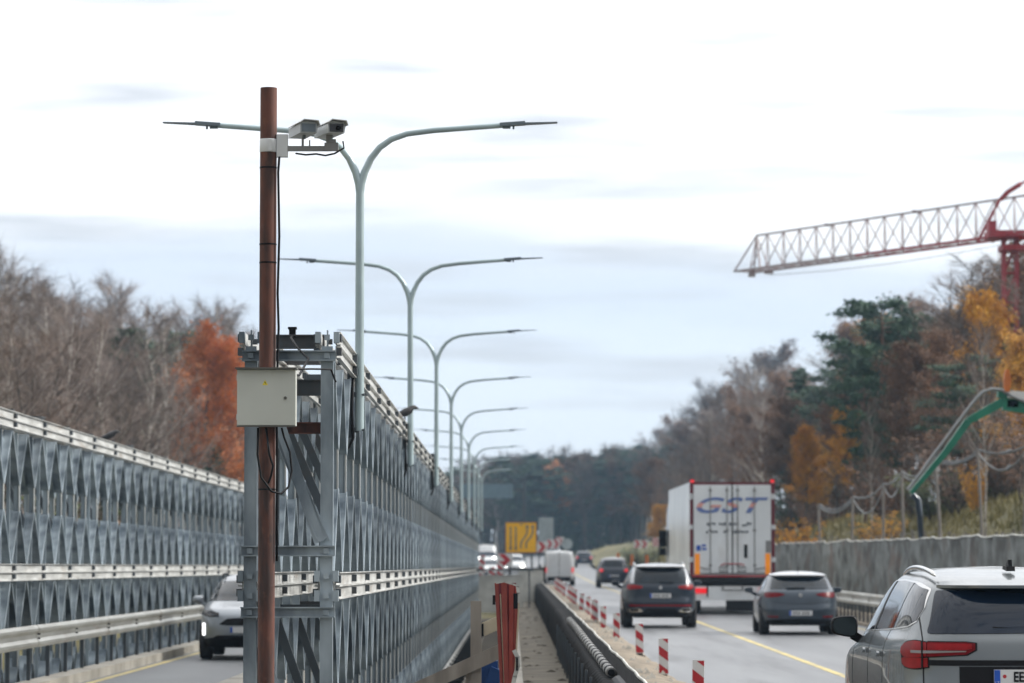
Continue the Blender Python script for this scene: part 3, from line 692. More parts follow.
    def patch(s, name, m, mode, cols, parent, off=.004, depth=.02, sides=(1,), nc=6, nr=5, one=True, smooth=True):
        """cols: [(u, z_low, z_high), ...] laid on the body skin"""
        out_ = []
        MBs = MB()
        for side in sides:
            C = []
            if s.taper and len(cols) > 3: pz0, pz1 = pchip([(q[0], q[1]) for q in cols]), pchip([(q[0], q[2]) for q in cols])
            for i in range(len(cols)-1):
                a, c = cols[i], cols[i+1]; k_ = nc
                for k in range(k_):
                    t = k/k_; C.append([a[j]+(c[j]-a[j])*t for j in range(3)])
                    if s.taper and len(cols) > 3: C[-1][1] = pz0(C[-1][0]); C[-1][2] = pz1(C[-1][0])
            C.append(list(cols[-1])); vs = []; nn = len(C)
            for lay in (off, -depth):
                for u, z0, z1 in C:
                    for r in range(nr+1):
                        z = z0+(z1-z0)*r/nr; uu = u*side if mode in 'rf' else u; sd_ = 1 if mode in 'rf' else side
                        vs.append(s.point(mode, uu, z, sd_)+s.normal(mode, uu, z, sd_)*lay)
            w_ = nr+1; T = nn*w_; fs = []
            for i in range(nn-1):
                for r in range(nr):
                    q = (i*w_+r, (i+1)*w_+r, (i+1)*w_+r+1, i*w_+r+1); fs.append(q); fs.append(tuple(x+T for x in q[::-1]))
            for i in range(nn-1):
                for r in (0, nr):
                    fs.append((i*w_+r, (i+1)*w_+r, (i+1)*w_+r+T, i*w_+r+T))
            for r in range(nr):
                for i in (0, nn-1): fs.append((i*w_+r, i*w_+r+1, i*w_+r+1+T, i*w_+r+T))
            MBs.add(vs, fs)
            if not one:
                o = MBs.build(name, m, parent, smooth=smooth, angle=40); out_.append(o); MBs = MB()
        if one: out_.append(MBs.build(name, m, parent, smooth=smooth, angle=40))
        return out_
def wheel(parent, x, y, r, wd, side, rimm='rim'):
    b = MB(); s = side
    b.lathe([(r*.62, -wd/2), (r*.93, -wd/2), (r, -wd/2+.03), (r, wd/2-.03), (r*.93, wd/2), (r*.62, wd/2)], 28)
    o = b.build('wheel', 'rub', parent, smooth=True, angle=35, loc=(x, y, r))
    b = MB(); b.lathe([(r*.63, s*(wd/2-.07)), (r*.63, s*(wd/2-.01)), (r*.60, s*(wd/2)), (r*.58, s*(wd/2-.02)), (r*.56, s*(wd/2-.06))], 28); b.lathe([(r*.14, s*(wd/2-.04)), (r*.13, s*(wd/2-.005))], 12)
    for k in range(5):
        a = 2*math.pi*k/5
        b.bar((s*(wd/2-.02), .1*r*math.cos(a), .1*r*math.sin(a)), (s*(wd/2-.02), .6*r*math.cos(a), .6*r*math.sin(a)), .03, r*.16)
    b.build('rim', rimm, o)
    return o
def mirror(parent, x, y, z, side, m, w_=.20, h_=.15, glass=True, rear=True):
    b = MB(); s = side; vs = []; n = 20
    for lay, (sc_, dy) in enumerate(((.90,-.045),(1.0,-.03),(1.0,.0),(.88,.06),(.55,.11),(.1,.125))):
        for k in range(n):
            a = 2*math.pi*k/n; ca, sa = math.cos(a), math.sin(a); e = .55
            X = w_/2*math.copysign(abs(ca)**e, ca); Z = h_/2*math.copysign(abs(sa)**e, sa)*(1-.22*(X*s/(w_/2)) if sa < 0 else 1-.10*(X*s/(w_/2)))
            vs.append((x+s*(w_/2+.09)+X*sc_, y+dy, z+Z*sc_))
    fs = [(i*n+k, i*n+(k+1)%n, (i+1)*n+(k+1)%n, (i+1)*n+k) for i in range(5) for k in range(n)]+[tuple(range(n))[::-1], tuple(5*n+k for k in range(n))]
    b.add(vs, fs); b.bar((x+s*.13, y+.02, z-h_*.42), (x-s*.02, y+.04, z-h_*.95), .05, .07, (0,1,0))
    o = b.build('mirror', m, parent, smooth=True, angle=45)
    if glass:
        b = MB(); vs = []
        for k in range(n):
            a = 2*math.pi*k/n; ca, sa = math.cos(a), math.sin(a); e = .55; X = w_/2*math.copysign(abs(ca)**e, ca); Z = h_/2*math.copysign(abs(sa)**e, sa)*(1-.22*(X*s/(w_/2)) if sa < 0 else 1-.10*(X*s/(w_/2)))
            vs.append((x+s*(w_/2+.09)+X*.84, y-.056, z+Z*.84))
        b.add(vs, [tuple(range(n))]); b.build('mirror_glass', 'mglass', o)
    return o
M['mglass'] = mat('mirror_glass', (0.035,0.05,0.055), 0.06, .3)
def numberplate(parent, y, z, m_='plate', text=None, x=0, w_=.52, h_=.11, face=-1, label_=True):
    b = MB(); b.box((x, y, z), (w_, .012, h_)); o = b.build('number_plate', m_, parent)
    b = MB(); zz_ = y+face*.008
    b.box((x-face*-1*(w_/2-.105)+(-face)*.175, zz_, z-h_*.28), (.38, .003, .006))
    for k in range(6): b.box((x-face*-1*(w_/2-.105)+(-face)*(.058*k+(.03 if k > 2 else 0)), zz_, z), (.036, .004, h_*.60))
    if label_ and face < 0: b.build('plate_characters', 'trim', o)
    b = MB(); b.box((x-w_/2*(-face)+(-face)*.022 if False else x-face*-1*(w_/2-.022), y+face*.008, z), (.042, .006, h_-.006)); b.build('blue_band', 'pblue', o)
    return o
def common(root, B, spec):
    L = spec['L']; r = spec['r']; tr = spec['track']
    for y in spec['axles']:
        for s in (-1, 1): wheel(root, s*tr, y, r, spec.get('tw', .22), s)
    b = MB(); zf = spec.get('floor', .20)
    b.box((0, L/2, zf+.14), (tr*2-.30, L-1.0, .22)); b.build('underbody', 'dirt', root)
def dark_lip(B, root, z0, z1, a=.75):
    B.patch('lower_bumper', 'black', 'r', [(-a, z0, z1), (0, z0-.01, z1+.0), (a, z0, z1)], root, off=.006, nc=10, nr=3)

# ---- near silver estate, right foreground -------------------------------------------------
def near_suv():
    root = empty('parked_car'.replace('parked_car','suv'), (3.695, 23.6, 0), R(0.2), 'silver grey SUV with roof rails in the right foreground, seen from behind', 'car', 'cars on the right carriageway')
    B = Body(rear=[(.28,.10),(.40,.02),(.62,.0),(.80,.02),(1.0,.05),(1.20,.075),(1.27,.11),(1.58,.36),(1.635,.50),(1.68,.75),(1.735,1.4)],
             front=[(.28,4.55),(.5,4.74),(.7,4.76),(.95,4.68),(1.06,4.35),(1.14,3.75),(1.19,3.50),(1.40,3.16),(1.60,2.80),(1.68,2.55),(1.735,2.1)],
             half=[(.28,.86),(.45,.92),(.75,.94),(1.00,.935),(1.12,.925),(1.20,.90),(1.27,.865),(1.45,.79),(1.58,.725),(1.65,.675),(1.70,.60),(1.73,.46),(1.742,.25),(1.748,.08)], n=5.0, nz=96, taper=1)
    bd = B.body_mesh('body', 'p_silver', wells=((.95,.36),(3.74,.36)), wr=.40); bd.parent = root
    common(root, B, dict(L=4.76, r=.35, track=.80, axles=(.95,3.74)))
    # tailgate glass, spoiler, seams
    B.patch('rear_window', 'glass', 'r', [(-.70,1.275,1.29),(-.685,1.27,1.33),(-.60,1.27,1.575),(0,1.275,1.585),(.60,1.27,1.575),(.685,1.27,1.33),(.70,1.275,1.29)], root, off=.006, nc=8, nr=8)
    sp = MB(); prof = []
    n = 24; vs = []
    for i in range(n+1):
        x = -.60+1.20*i/n; k = 1-abs(x/.60)**4*.75
        p = B.surf('r', x, 1.62)
        vs += [(x, p.y-.02, 1.635+.02*k), (x, p.y-.20*k-.02, 1.618), (x, p.y-.20*k-.015, 1.597), (x, p.y-.03, 1.585)]
    sp.add(vs, [(4*i+a, 4*i+(a+1)%4, 4*i+4+(a+1)%4, 4*i+4+a) for i in range(n) for a in range(4)]+[(0,1,2,3), (4*n+3,4*n+2,4*n+1,4*n)])
    sp.build('roof_spoiler', 'p_silver', root, smooth=True, angle=35)
    B.patch('tailgate_seam', 'black', 'r', [(-.742,.78,1.60),(-.735,.78,1.60)], root, off=.002, nc=1, nr=30)
    B.patch('tailgate_seam', 'black', 'r', [(.735,.78,1.60),(.742,.78,1.60)], root, off=.002, nc=1, nr=30)
    # lamp clusters wrap the corner
    for s in (-1, 1):
        tl, = B.patch('tail_light', 'tlred', 'a', [(.742,1.112,1.205),(.86,1.10,1.215),(1.00,1.10,1.20),(1.07,1.13,1.165)], root, off=.012, sides=(s,), nc=6, nr=4)
        tl2, = B.patch('tail_light', 'tldark', 'a', [(.385,1.160,1.203),(.45,1.125,1.210),(.735,1.108,1.210)], root, off=.010, sides=(s,), nc=6, nr=4)
        B.patch('red_bar', 'tlred', 'a', [(.41,1.166,1.196),(.47,1.155,1.200),(.73,1.155,1.200)], tl2, off=.016, sides=(s,), nc=6, nr=3)
        B.patch('tail_light', 'tlred', 'a', [(.735,1.035,1.098),(.90,1.02,1.098),(1.02,1.035,1.098),(1.06,1.06,1.09)], root, off=.012, sides=(s,), nc=6, nr=3)
        B.patch('lamp_bezel', 'black', 'a', [(.370,1.155,1.208),(.44,1.117,1.217),(.735,1.10,1.218)], tl2, off=.005, sides=(s,), nc=6, nr=4)
        B.patch('lamp_bezel', 'black', 'a', [(.728,1.027,1.212),(.86,1.012,1.223),(1.0,1.02,1.209),(1.078,1.05,1.172)], tl, off=.006, sides=(s,), nc=6, nr=4)
        B.patch('lamp_strip', 'trim', 'a', [(.45,1.143,1.149),(.72,1.132,1.150),(.90,1.132,1.150)], tl, off=.016, sides=(s,), nc=6, nr=2)
    for s in (-1, 1): B.patch('lamp_gap', 'black', 'r', [(s*.738-.005,1.02,1.21),(s*.738+.005,1.02,1.21)], root, off=.017, nc=1, nr=6)
    B.patch('tailgate_strip', 'black', 'r', [(-.73,1.045,1.085),(0,1.045,1.085),(.73,1.045,1.085)], root, off=.006, nc=10, nr=2)
    B.patch('plate_recess', 'black', 'r', [(-.50,.86,1.04),(-.36,.845,1.04),(0,.845,1.04),(.36,.845,1.04),(.50,.86,1.04)], root, off=.003, nc=8, nr=3)
    p = numberplate(root, .020, .965, label_=False)
    text_mesh('plate_characters', 'EE', .098, 'black', p, (-.085, .012, .965), bold=.003, ext=.0015, sx=.78)
    b = MB(); b.lathe([(.013,.0125),(.014,.0135)], 10, 'y', (-.185,0,.972)); b.build('plate_sticker', 'redw', p)
    text_mesh('plate_characters', 'LT', .03, 'whw', p, (-.238, .0095, .925), ext=.001)
    # side glass with bright surround, both sides
    top = lambda y: None
    sg_lo = [(.62,1.40),(1.3,1.30),(2.3,1.265),(3.3,1.24)]
    B.patch('window_surround', 'chrome', 'y', [(.430,1.350,1.455),(.548,1.310,1.589),(.98,1.284,1.636),(1.7,1.262,1.648),(2.3,1.243,1.632),(2.94,1.222,1.528),(3.39,1.20,1.224)], root, off=.004, sides=(-1,1), nc=6, nr=8)
    W3 = ([(.44,1.36,1.45),(.56,1.322,1.58),(.98,1.296,1.625)], [(1.03,1.294,1.626),(1.6,1.274,1.637),(2.02,1.262,1.630)], [(2.10,1.26,1.628),(2.34,1.252,1.618),(2.92,1.233,1.515),(3.34,1.212,1.228)])
    for cols in W3: 
        for s in (-1, 1): B.patch('side_window', 'glass', 'y', cols, root, off=.007, sides=(s,), nc=7, nr=8)
    for s in (-1, 1):
        B.patch('window_pillar', 'black', 'y', [(2.015,1.262,1.630),(2.105,1.260,1.628)], root, off=.009, sides=(s,), nc=2, nr=8)
    for yy, z0, z1 in ((2.06,.45,1.27),(1.15,.75,1.30),(3.15,.45,1.22)):
        for s in (-1, 1): B.patch('door_seam', 'black', 'y', [(yy-.004,z0,z1),(yy+.004,z0,z1)], root, off=.0015, sides=(s,), nc=1, nr=24)
    for yy in (1.22, 2.15):
        for s in (-1, 1): B.patch('door_handle', 'p_silver', 'y', [(yy,1.085,1.10),(yy+.03,1.075,1.115),(yy+.18,1.075,1.115),(yy+.21,1.085,1.10)], root, off=.035, depth=-.015, sides=(s,), nc=3, nr=2)
    B.patch('windscreen', 'glass', 'f', [(-.74,1.23,1.35),(-.60,1.23,1.58),(0,1.23,1.60),(.60,1.23,1.58),(.74,1.23,1.35)], root, off=.006, nc=6, nr=8)
    B.patch('headlight', 'drl', 'f', [(.50,.86,.93),(.82,.86,.97)], root, off=.01, nc=4, nr=2); B.patch('headlight', 'drl', 'f', [(-.82,.86,.97),(-.50,.86,.93)], root, off=.01, nc=4, nr=2)
    B.patch('grille', 'black', 'f', [(-.40,.66,.93),(0,.66,.95),(.40,.66,.93)], root, off=.01, nc=5, nr=3)
    B.patch('sill', 'black', 'y', [(1.4,.30,.42),(2.4,.30,.42),(3.3,.30,.42)], root, off=.008, sides=(-1,1), nc=4, nr=2)
    dark_lip(B, root, .30, .55, .80)
    for s in (-1, 1):
        b = MB(); pts = []
        for i in range(15):
            t = i/14; y = .60+1.85*t; z = 1.685+.062*math.sin(math.pi*min(1, max(0, t)))**.7
            pts.append((s*(.60+.03*math.sin(math.pi*t)), y, z-.03*t*t))
        b.tube(pts, [.008]+[.019]*13+[.008], 8); b.build('roof_rail', 'chrome', root, smooth=True)
        mirror(root, s*.82, 3.0, 1.265, s, 'black', .215, .165)
    b = MB(); vs = []
    b.extrude([(.0,1.728),(.18,1.742),(.05,1.80),(.02,1.80)], 'x', -.014, .014); b.extrude([(-.02,1.715),(.20,1.73),(.16,1.757),(.0,1.752)], 'x', -.032, .032); b.build('shark_fin', 'black', root, loc=(0,.55+.35,.0))
    b = MB(); b.box((0,.14,1.30),(.5,.02,.02), Matrix.Rotation(.05,3,'Y')); b.build('rear_wiper', 'black', root)
    return root
near_suv()

# ---- SUV with dark tailgate -----------------------------------------------------------
def mid_suv():
    root = empty('suv', (3.66, 81.5, 0), R(-.6), 'dark blue grey SUV with pale roof and low red strip, nearest the delineators', 'car', 'cars on the right carriageway')
    B = Body(rear=[(.30,.10),(.42,.0),(.60,.0),(.78,.04),(1.0,.06),(1.08,.10),(1.46,.40),(1.53,.52),(1.58,.9),(1.60,1.4)],
             front=[(.28,4.3),(.5,4.48),(.8,4.45),(.98,4.1),(1.08,3.4),(1.45,2.6),(1.54,2.3),(1.60,1.9)],
             half=[(.30,.84),(.5,.91),(.75,.92),(.98,.90),(1.08,.86),(1.30,.76),(1.46,.67),(1.53,.60),(1.58,.42),(1.60,.12)], n=5, nz=64)
    bd = B.body_mesh('body', 'p_dark', wells=((.90,.34),(3.58,.34)), wr=.38); bd.parent = root
    common(root, B, dict(L=4.5, r=.34, track=.79, axles=(.90,3.58), tw=.24, floor=.22))
    B.patch('rear_window', 'glassb', 'r', [(-.68,1.10,1.14),(-.58,1.10,1.44),(0,1.10,1.455),(.58,1.10,1.44),(.68,1.10,1.14)], root, off=.006, nc=7, nr=7)
    # silver roof and pillar frame
    n = 20; b = MB(); vs = []
    for i in range(n+1):
        x = -.66+1.32*i/n; p = B.surf('r', x, 1.50); k = 1-abs(x/.66)**4*.4
        vs += [(x, p.y+.1, 1.555), (x, p.y-.16*k, 1.525), (x, p.y-.155*k, 1.500), (x, p.y, 1.47)]
    b.add(vs, [(4*i+a, 4*i+(a+1)%4, 4*i+4+(a+1)%4, 4*i+4+a) for i in range(n) for a in range(4)]+[(0,1,2,3),(4*n+3,4*n+2,4*n+1,4*n)]); b.build('roof_spoiler', 'p_beige', root, smooth=True, angle=35)
    for s in (-1, 1):
        tl, = B.patch('tail_light', 'tlred', 'a', [(.44,.985,1.03),(.62,.965,1.06),(.82,.95,1.075),(.98,.98,1.06)], root, off=.012, sides=(s,), nc=5, nr=3)
        B.patch('side_window', 'glass', 'y', [(.72,1.16,1.25),(.85,1.13,1.42),(1.9,1.10,1.46),(2.5,1.09,1.40),(3.15,1.085,1.11)], root, off=.006, sides=(s,), nc=6, nr=6)
        B.patch('pillar_trim', 'p_beige', 'a', [(.665,1.10,1.44),(.80,1.11,1.50)], root, off=.008, sides=(s,), nc=4, nr=8)
        ex, = B.patch('exhaust_trim', 'chrome', 'a', [(.44,.415,.435),(.52,.40,.495),(.80,.40,.50),(.84,.42,.48)], root, off=.014, sides=(s,), nc=5, nr=3)
        B.patch('exhaust_opening', 'black', 'a', [(.54,.42,.475),(.78,.42,.48)], ex, off=.02, sides=(s,), nc=5, nr=2)
        b = MB(); b.tube([(s*.60,.8,1.50),(s*.61,1.0,1.585),(s*.61,2.4,1.60),(s*.60,2.7,1.53)], .018, 6); b.build('roof_rail', 'chrome', root, smooth=True)
        mirror(root, s*.86, 2.95, 1.08, s, 'p_dark', .20, .14, glass=False)
        B.patch('headlight', 'drl', 'a', [(5.2,.78,.88),(5.5,.78,.88)], root, off=.01, sides=(s,), nc=3, nr=2)
    B.patch('red_strip', 'tlred', 'r', [(-.76,.545,.575),(0,.545,.575),(.76,.545,.575)], root, off=.010, nc=10, nr=1)
    B.patch('lower_bumper', 'black', 'r', [(-.80,.31,.40),(-.42,.31,.40),(-.36,.31,.49),(.36,.31,.49),(.42,.31,.40),(.80,.31,.40)], root, off=.008, nc=5, nr=3)
    B.patch('tailgate_crease', 'black', 'r', [(-.80,.60,.612),(0,.60,.612),(.80,.60,.612)], root, off=.003, nc=10, nr=1)
    B.patch('windscreen', 'glass', 'f', [(-.70,1.12,1.2),(-.58,1.12,1.46),(0,1.12,1.48),(.58,1.12,1.46),(.70,1.12,1.2)], root, off=.006, nc=6, nr=6)
    b = MB(); b.lathe([(.045,.035),(.05,.05)], 20, 'y', (0,0,1.0)); b.lathe([(.036,.03),(.036,.035)], 20, 'y', (0,0,1.0)); b.build('badge', 'chrome', root, smooth=True, angle=40)
    b = MB(); b.box((.14,.10,1.125),(.34,.02,.018), Matrix.Rotation(.05,3,'Y')); b.build('rear_wiper', 'black', root)
    numberplate(root, .025, .80)
    b = MB(); b.tube([(0,.75,1.60),(0,.68,1.70)], .008, 5); b.build('aerial', 'black', root)
mid_suv()

# ---- hatchback ----------------------------------------------------------------------
def hatch():
    root = empty('hatchback', (6.50, 74.5, 0), R(-1.2), 'slate grey hatchback with pale roof in the right lane behind the white lorry', 'car', 'cars on the right carriageway')
    B = Body(rear=[(.24,.12),(.36,.02),(.55,.0),(.72,.05),(.86,.09),(.98,.16),(1.02,.22),(1.30,.62),(1.36,.78),(1.41,1.1),(1.44,1.6)],
             front=[(.22,4.2),(.45,4.37),(.70,4.3),(.88,3.9),(.98,3.2),(1.30,2.3),(1.38,2.05),(1.44,1.8)],
             half=[(.24,.84),(.45,.90),(.68,.905),(.86,.88),(.98,.83),(1.15,.75),(1.30,.67),(1.37,.58),(1.42,.40),(1.44,.12)], n=4.4, nz=64)
    bd = B.body_mesh('body', 'p_mid', wells=((.86,.32),(3.5,.32)), wr=.355); bd.parent = root
    common(root, B, dict(L=4.37, r=.32, track=.78, axles=(.86,3.5), floor=.18))
    B.patch('rear_window', 'glassb', 'r', [(-.66,1.035,1.06),(-.60,1.03,1.27),(0,1.03,1.285),(.60,1.03,1.27),(.66,1.035,1.06)], root, off=.006, nc=7, nr=7)
    n = 20; b = MB(); vs = []
    for i in range(n+1):
        x = -.64+1.28*i/n; p = B.surf('r', x, 1.32); k = 1-abs(x/.64)**4*.4
        vs += [(x, p.y+.35, 1.425-.05*abs(x/.64)**2.5), (x, p.y-.16*k, 1.355-.01*abs(x)), (x, p.y-.15*k, 1.325), (x, p.y, 1.30)]
    b.add(vs, [(4*i+a, 4*i+(a+1)%4, 4*i+4+(a+1)%4, 4*i+4+a) for i in range(n) for a in range(4)]+[(0,1,2,3),(4*n+3,4*n+2,4*n+1,4*n)]); b.build('roof_spoiler', 'p_beige', root, smooth=True, angle=35)
    for s in (-1, 1):
        B.patch('tail_light', 'tldark', 'a', [(.36,.905,.925),(.52,.86,.955),(.80,.84,.965),(.98,.87,.95)], root, off=.012, sides=(s,), nc=5, nr=3)
        B.patch('reflector', 'tldark', 'a', [(.50,.40,.435),(.80,.405,.44)], root, off=.010, sides=(s,), nc=4, nr=2)
        B.patch('side_window', 'glass', 'y', [(.85,1.06,1.12),(1.05,1.04,1.27),(1.8,1.01,1.33),(2.3,1.0,1.27),(3.0,.985,1.0)], root, off=.006, sides=(s,), nc=6, nr=6)
        mirror(root, s*.84, 2.75, .99, s, 'p_mid', .20, .13, glass=False)
    B.patch('lower_bumper', 'black', 'r', [(-.80,.25,.33),(-.4,.25,.36),(0,.25,.38),(.4,.25,.36),(.80,.25,.33)], root, off=.008, nc=5, nr=3)
    B.patch('tailgate_crease', 'black', 'r', [(-.62,.745,.752),(-.35,.71,.717),(0,.70,.707),(.35,.71,.717),(.62,.745,.752)], root, off=.003, nc=6, nr=1)
    B.patch('windscreen', 'glass', 'f', [(-.70,1.01,1.05),(-.56,1.01,1.30),(0,1.01,1.32),(.56,1.01,1.30),(.70,1.01,1.05)], root, off=.006, nc=6, nr=6)
    b = MB(); b.lathe([(.045,.075),(.05,.10)], 20, 'y', (0,0,.90)); b.build('badge', 'chrome', root, smooth=True, angle=40)
    b = MB(); b.box((-.10,.24,1.06),(.42,.02,.02), Matrix.Rotation(-.03,3,'Y')); b.build('rear_wiper', 'black', root)
    b = MB(); b.tube([(0,1.0,1.42),(0,.9,1.54)], .008, 5); b.build('aerial', 'black', root)
    numberplate(root, -.005, .50)
hatch()

# ---- generic smaller / farther cars ------------------------------------------------------
def far_car(name, label, cat, loc, rz, pm, L=4.4, Wd=1.8, Ht=1.55, lit=False, van=False, oncoming=False, group='cars on the right carriageway', wl='tllit'):
    root = empty(name, loc, rz, label, cat, group); h = Wd/2; k = Ht/1.55
    if van:
        B = Body(rear=[(.30,.08),(.45,.0),(1.0,.02),(1.6,.08),(Ht-.08,.16),(Ht,.5)], front=[(.28,L-.15),(.5,L),(.95,L-.25),(1.12,L-.9),(1.6,L-1.6),(Ht-.05,L-2.0),(Ht,L-2.2)],
                 half=[(.3,h-.05),(.6,h),(1.0,h),(1.5,h-.06),(Ht-.10,h-.15),(Ht-.02,h-.35),(Ht,.1)], n=7, nz=40)
        bz0, bz1 = 1.10, Ht-.25
    else:
        B = Body(rear=[(.26,.10),(.42,.0),(.7*k,.03),(.95*k,.10),(1.02*k,.18),(1.42*k,.48),(1.50*k,.8),(Ht,1.5)], front=[(.24,L-.15),(.5,L),(.78*k,L-.12),(.95*k,L-.6),(1.05*k,L-1.1),(1.42*k,L-1.9),(1.50*k,L-2.2),(Ht,L-2.5)],
                 half=[(.26,h-.08),(.5,h),(.8*k,h),(1.0*k,h-.05),(1.42*k,h-.24),(1.50*k,h-.34),(Ht-.01,.35),(Ht,.1)], n=4.6, nz=44)
        bz0, bz1 = 1.05*k, 1.40*k
    bd = B.body_mesh('body', pm, wells=((.85,.33),(L-.88,.33)), wr=.37); bd.parent = root
    common(root, B, dict(L=L, r=.33, track=h-.12, axles=(.85,L-.88)))
    wt = (h-.18 if van else h-.27)
    B.patch('rear_window', 'glassb' if not van else 'white', 'r', [(-h+.20,bz0,bz0+.05),(-wt,bz0,bz1),(0,bz0,bz1+.01),(wt,bz0,bz1),(h-.20,bz0,bz0+.05)] if not van else [(-h+.2,bz0,bz1),(-.02,bz0,bz1)], root, off=.006, nc=5, nr=5)
    if van: B.patch('door_seam', 'black', 'r', [(-.012,.5,Ht-.2),(.012,.5,Ht-.2)], root, off=.008, nc=1, nr=6); B.patch('rear_step', 'black', 'r', [(-h+.1,.33,.50),(h-.1,.33,.50)], root, off=.03, nc=8, nr=2); B.patch('door_hinge', 'black', 'r', [(-.08,Ht-.15,Ht-.11),(.08,Ht-.15,Ht-.11)], root, off=.02, nc=2, nr=1)
    for s in (-1, 1):
        tz = .85 if van else .88*k
        B.patch('tail_light', wl, 'a', [(h-.30,tz-.03,tz+.04),(h-.16,tz-.07,tz+.09),(h-.02,tz-.06,tz+.08)] if not van else [(h-.20,tz-.10,tz+.16),(h-.02,tz-.10,tz+.16)], root, off=.012, sides=(s,), nc=4, nr=2)
        if van: B.patch('side_window', 'glass', 'y', [(L-2.0,1.15,1.5),(L-1.55,1.13,1.5),(L-1.15,1.12,1.2)], root, off=.006, sides=(s,), nc=4, nr=4)
        else: B.patch('side_window', 'glass', 'y', [(.75,bz0+.03,bz0+.08),(.95,bz0+.02,bz1-.02),(L-2.2,bz0,bz1+.02),(L-1.25,bz0,bz0+.04)], root, off=.006, sides=(s,), nc=6, nr=5)
        mirror(root, s*(h-.05), L-1.45, bz0+.0, s, 'black' if van else pm, .20, .16, glass=False)
        B.patch('headlight', 'head' if lit else 'drl', 'f', [(s*(h-.38),.66*k,.74*k),(s*(h-.14),.66*k,.78*k)] if s > 0 else [(s*(h-.14),.66*k,.78*k),(s*(h-.38),.66*k,.74*k)], root, off=.015, nc=4, nr=2)
    zz = .95*k if not van else 1.15
    B.patch('windscreen', 'glass', 'f', [(-h+.16,1.06*k,1.14*k),(-h+.28,1.06*k,bz1),(0,1.06*k,bz1+.02),(h-.28,1.06*k,bz1),(h-.16,1.06*k,1.14*k)] if not van else [(-h+.15,1.16,1.3),(-h+.25,1.16,1.58),(0,1.16,1.6),(h-.25,1.16,1.58),(h-.15,1.16,1.3)], root, off=.006, nc=5, nr=5)
    B.patch('grille', 'black', 'f', [(-.42,.40,.60*k),(0,.40,.62*k),(.42,.40,.60*k)], root, off=.012, nc=5, nr=3)
    numberplate(root, .02, .62 if not van else .60); numberplate(root, L-.005, .40, face=1)
    return root
far_car('minivan', 'dark blue minivan with both tail lights lit, further ahead in the right lane', 'car', (5.42, 176, 0), 0, 'p_black', 4.5, 1.75, 1.62)
far_car('van', 'white van with red tail lights lit, furthest ahead in the left lane', 'van', (2.68, 188, 0), R(.4), 'p_white', 4.9, 1.84, 1.98, van=True)
far_car('oncoming_car', 'pale oncoming car with headlights on, left one of those beyond the girder end', 'car', (-1.45, 222, .02), math.pi, 'p_white', 4.4, 1.8, 1.5, lit=True, group='oncoming traffic beyond the bridge')
far_car('oncoming_car', 'white oncoming car with headlights on, beside the yellow lane sign', 'car', (-.15+.3, 262, .05), math.pi, 'p_white', 4.4, 1.85, 1.7, lit=True, group='oncoming traffic beyond the bridge')
far_car('oncoming_van', 'white box shaped van behind the oncoming cars at the far end', 'van', (-2.3, 300, roadz(300)), math.pi, 'p_white', 5.2, 1.9, 2.2, lit=True, van=True, group='oncoming traffic beyond the bridge')
far_car('distant_car', 'dark car far away on the rising right carriageway', 'car', (7.2, 330, roadz(330)), 0, 'p_black', 4.4, 1.8, 1.5)
far_car('distant_car', 'small pale car farthest away beside the embankment', 'car', (5.3, 420, roadz(420)), 0, 'p_beige', 4.4, 1.8, 1.5)

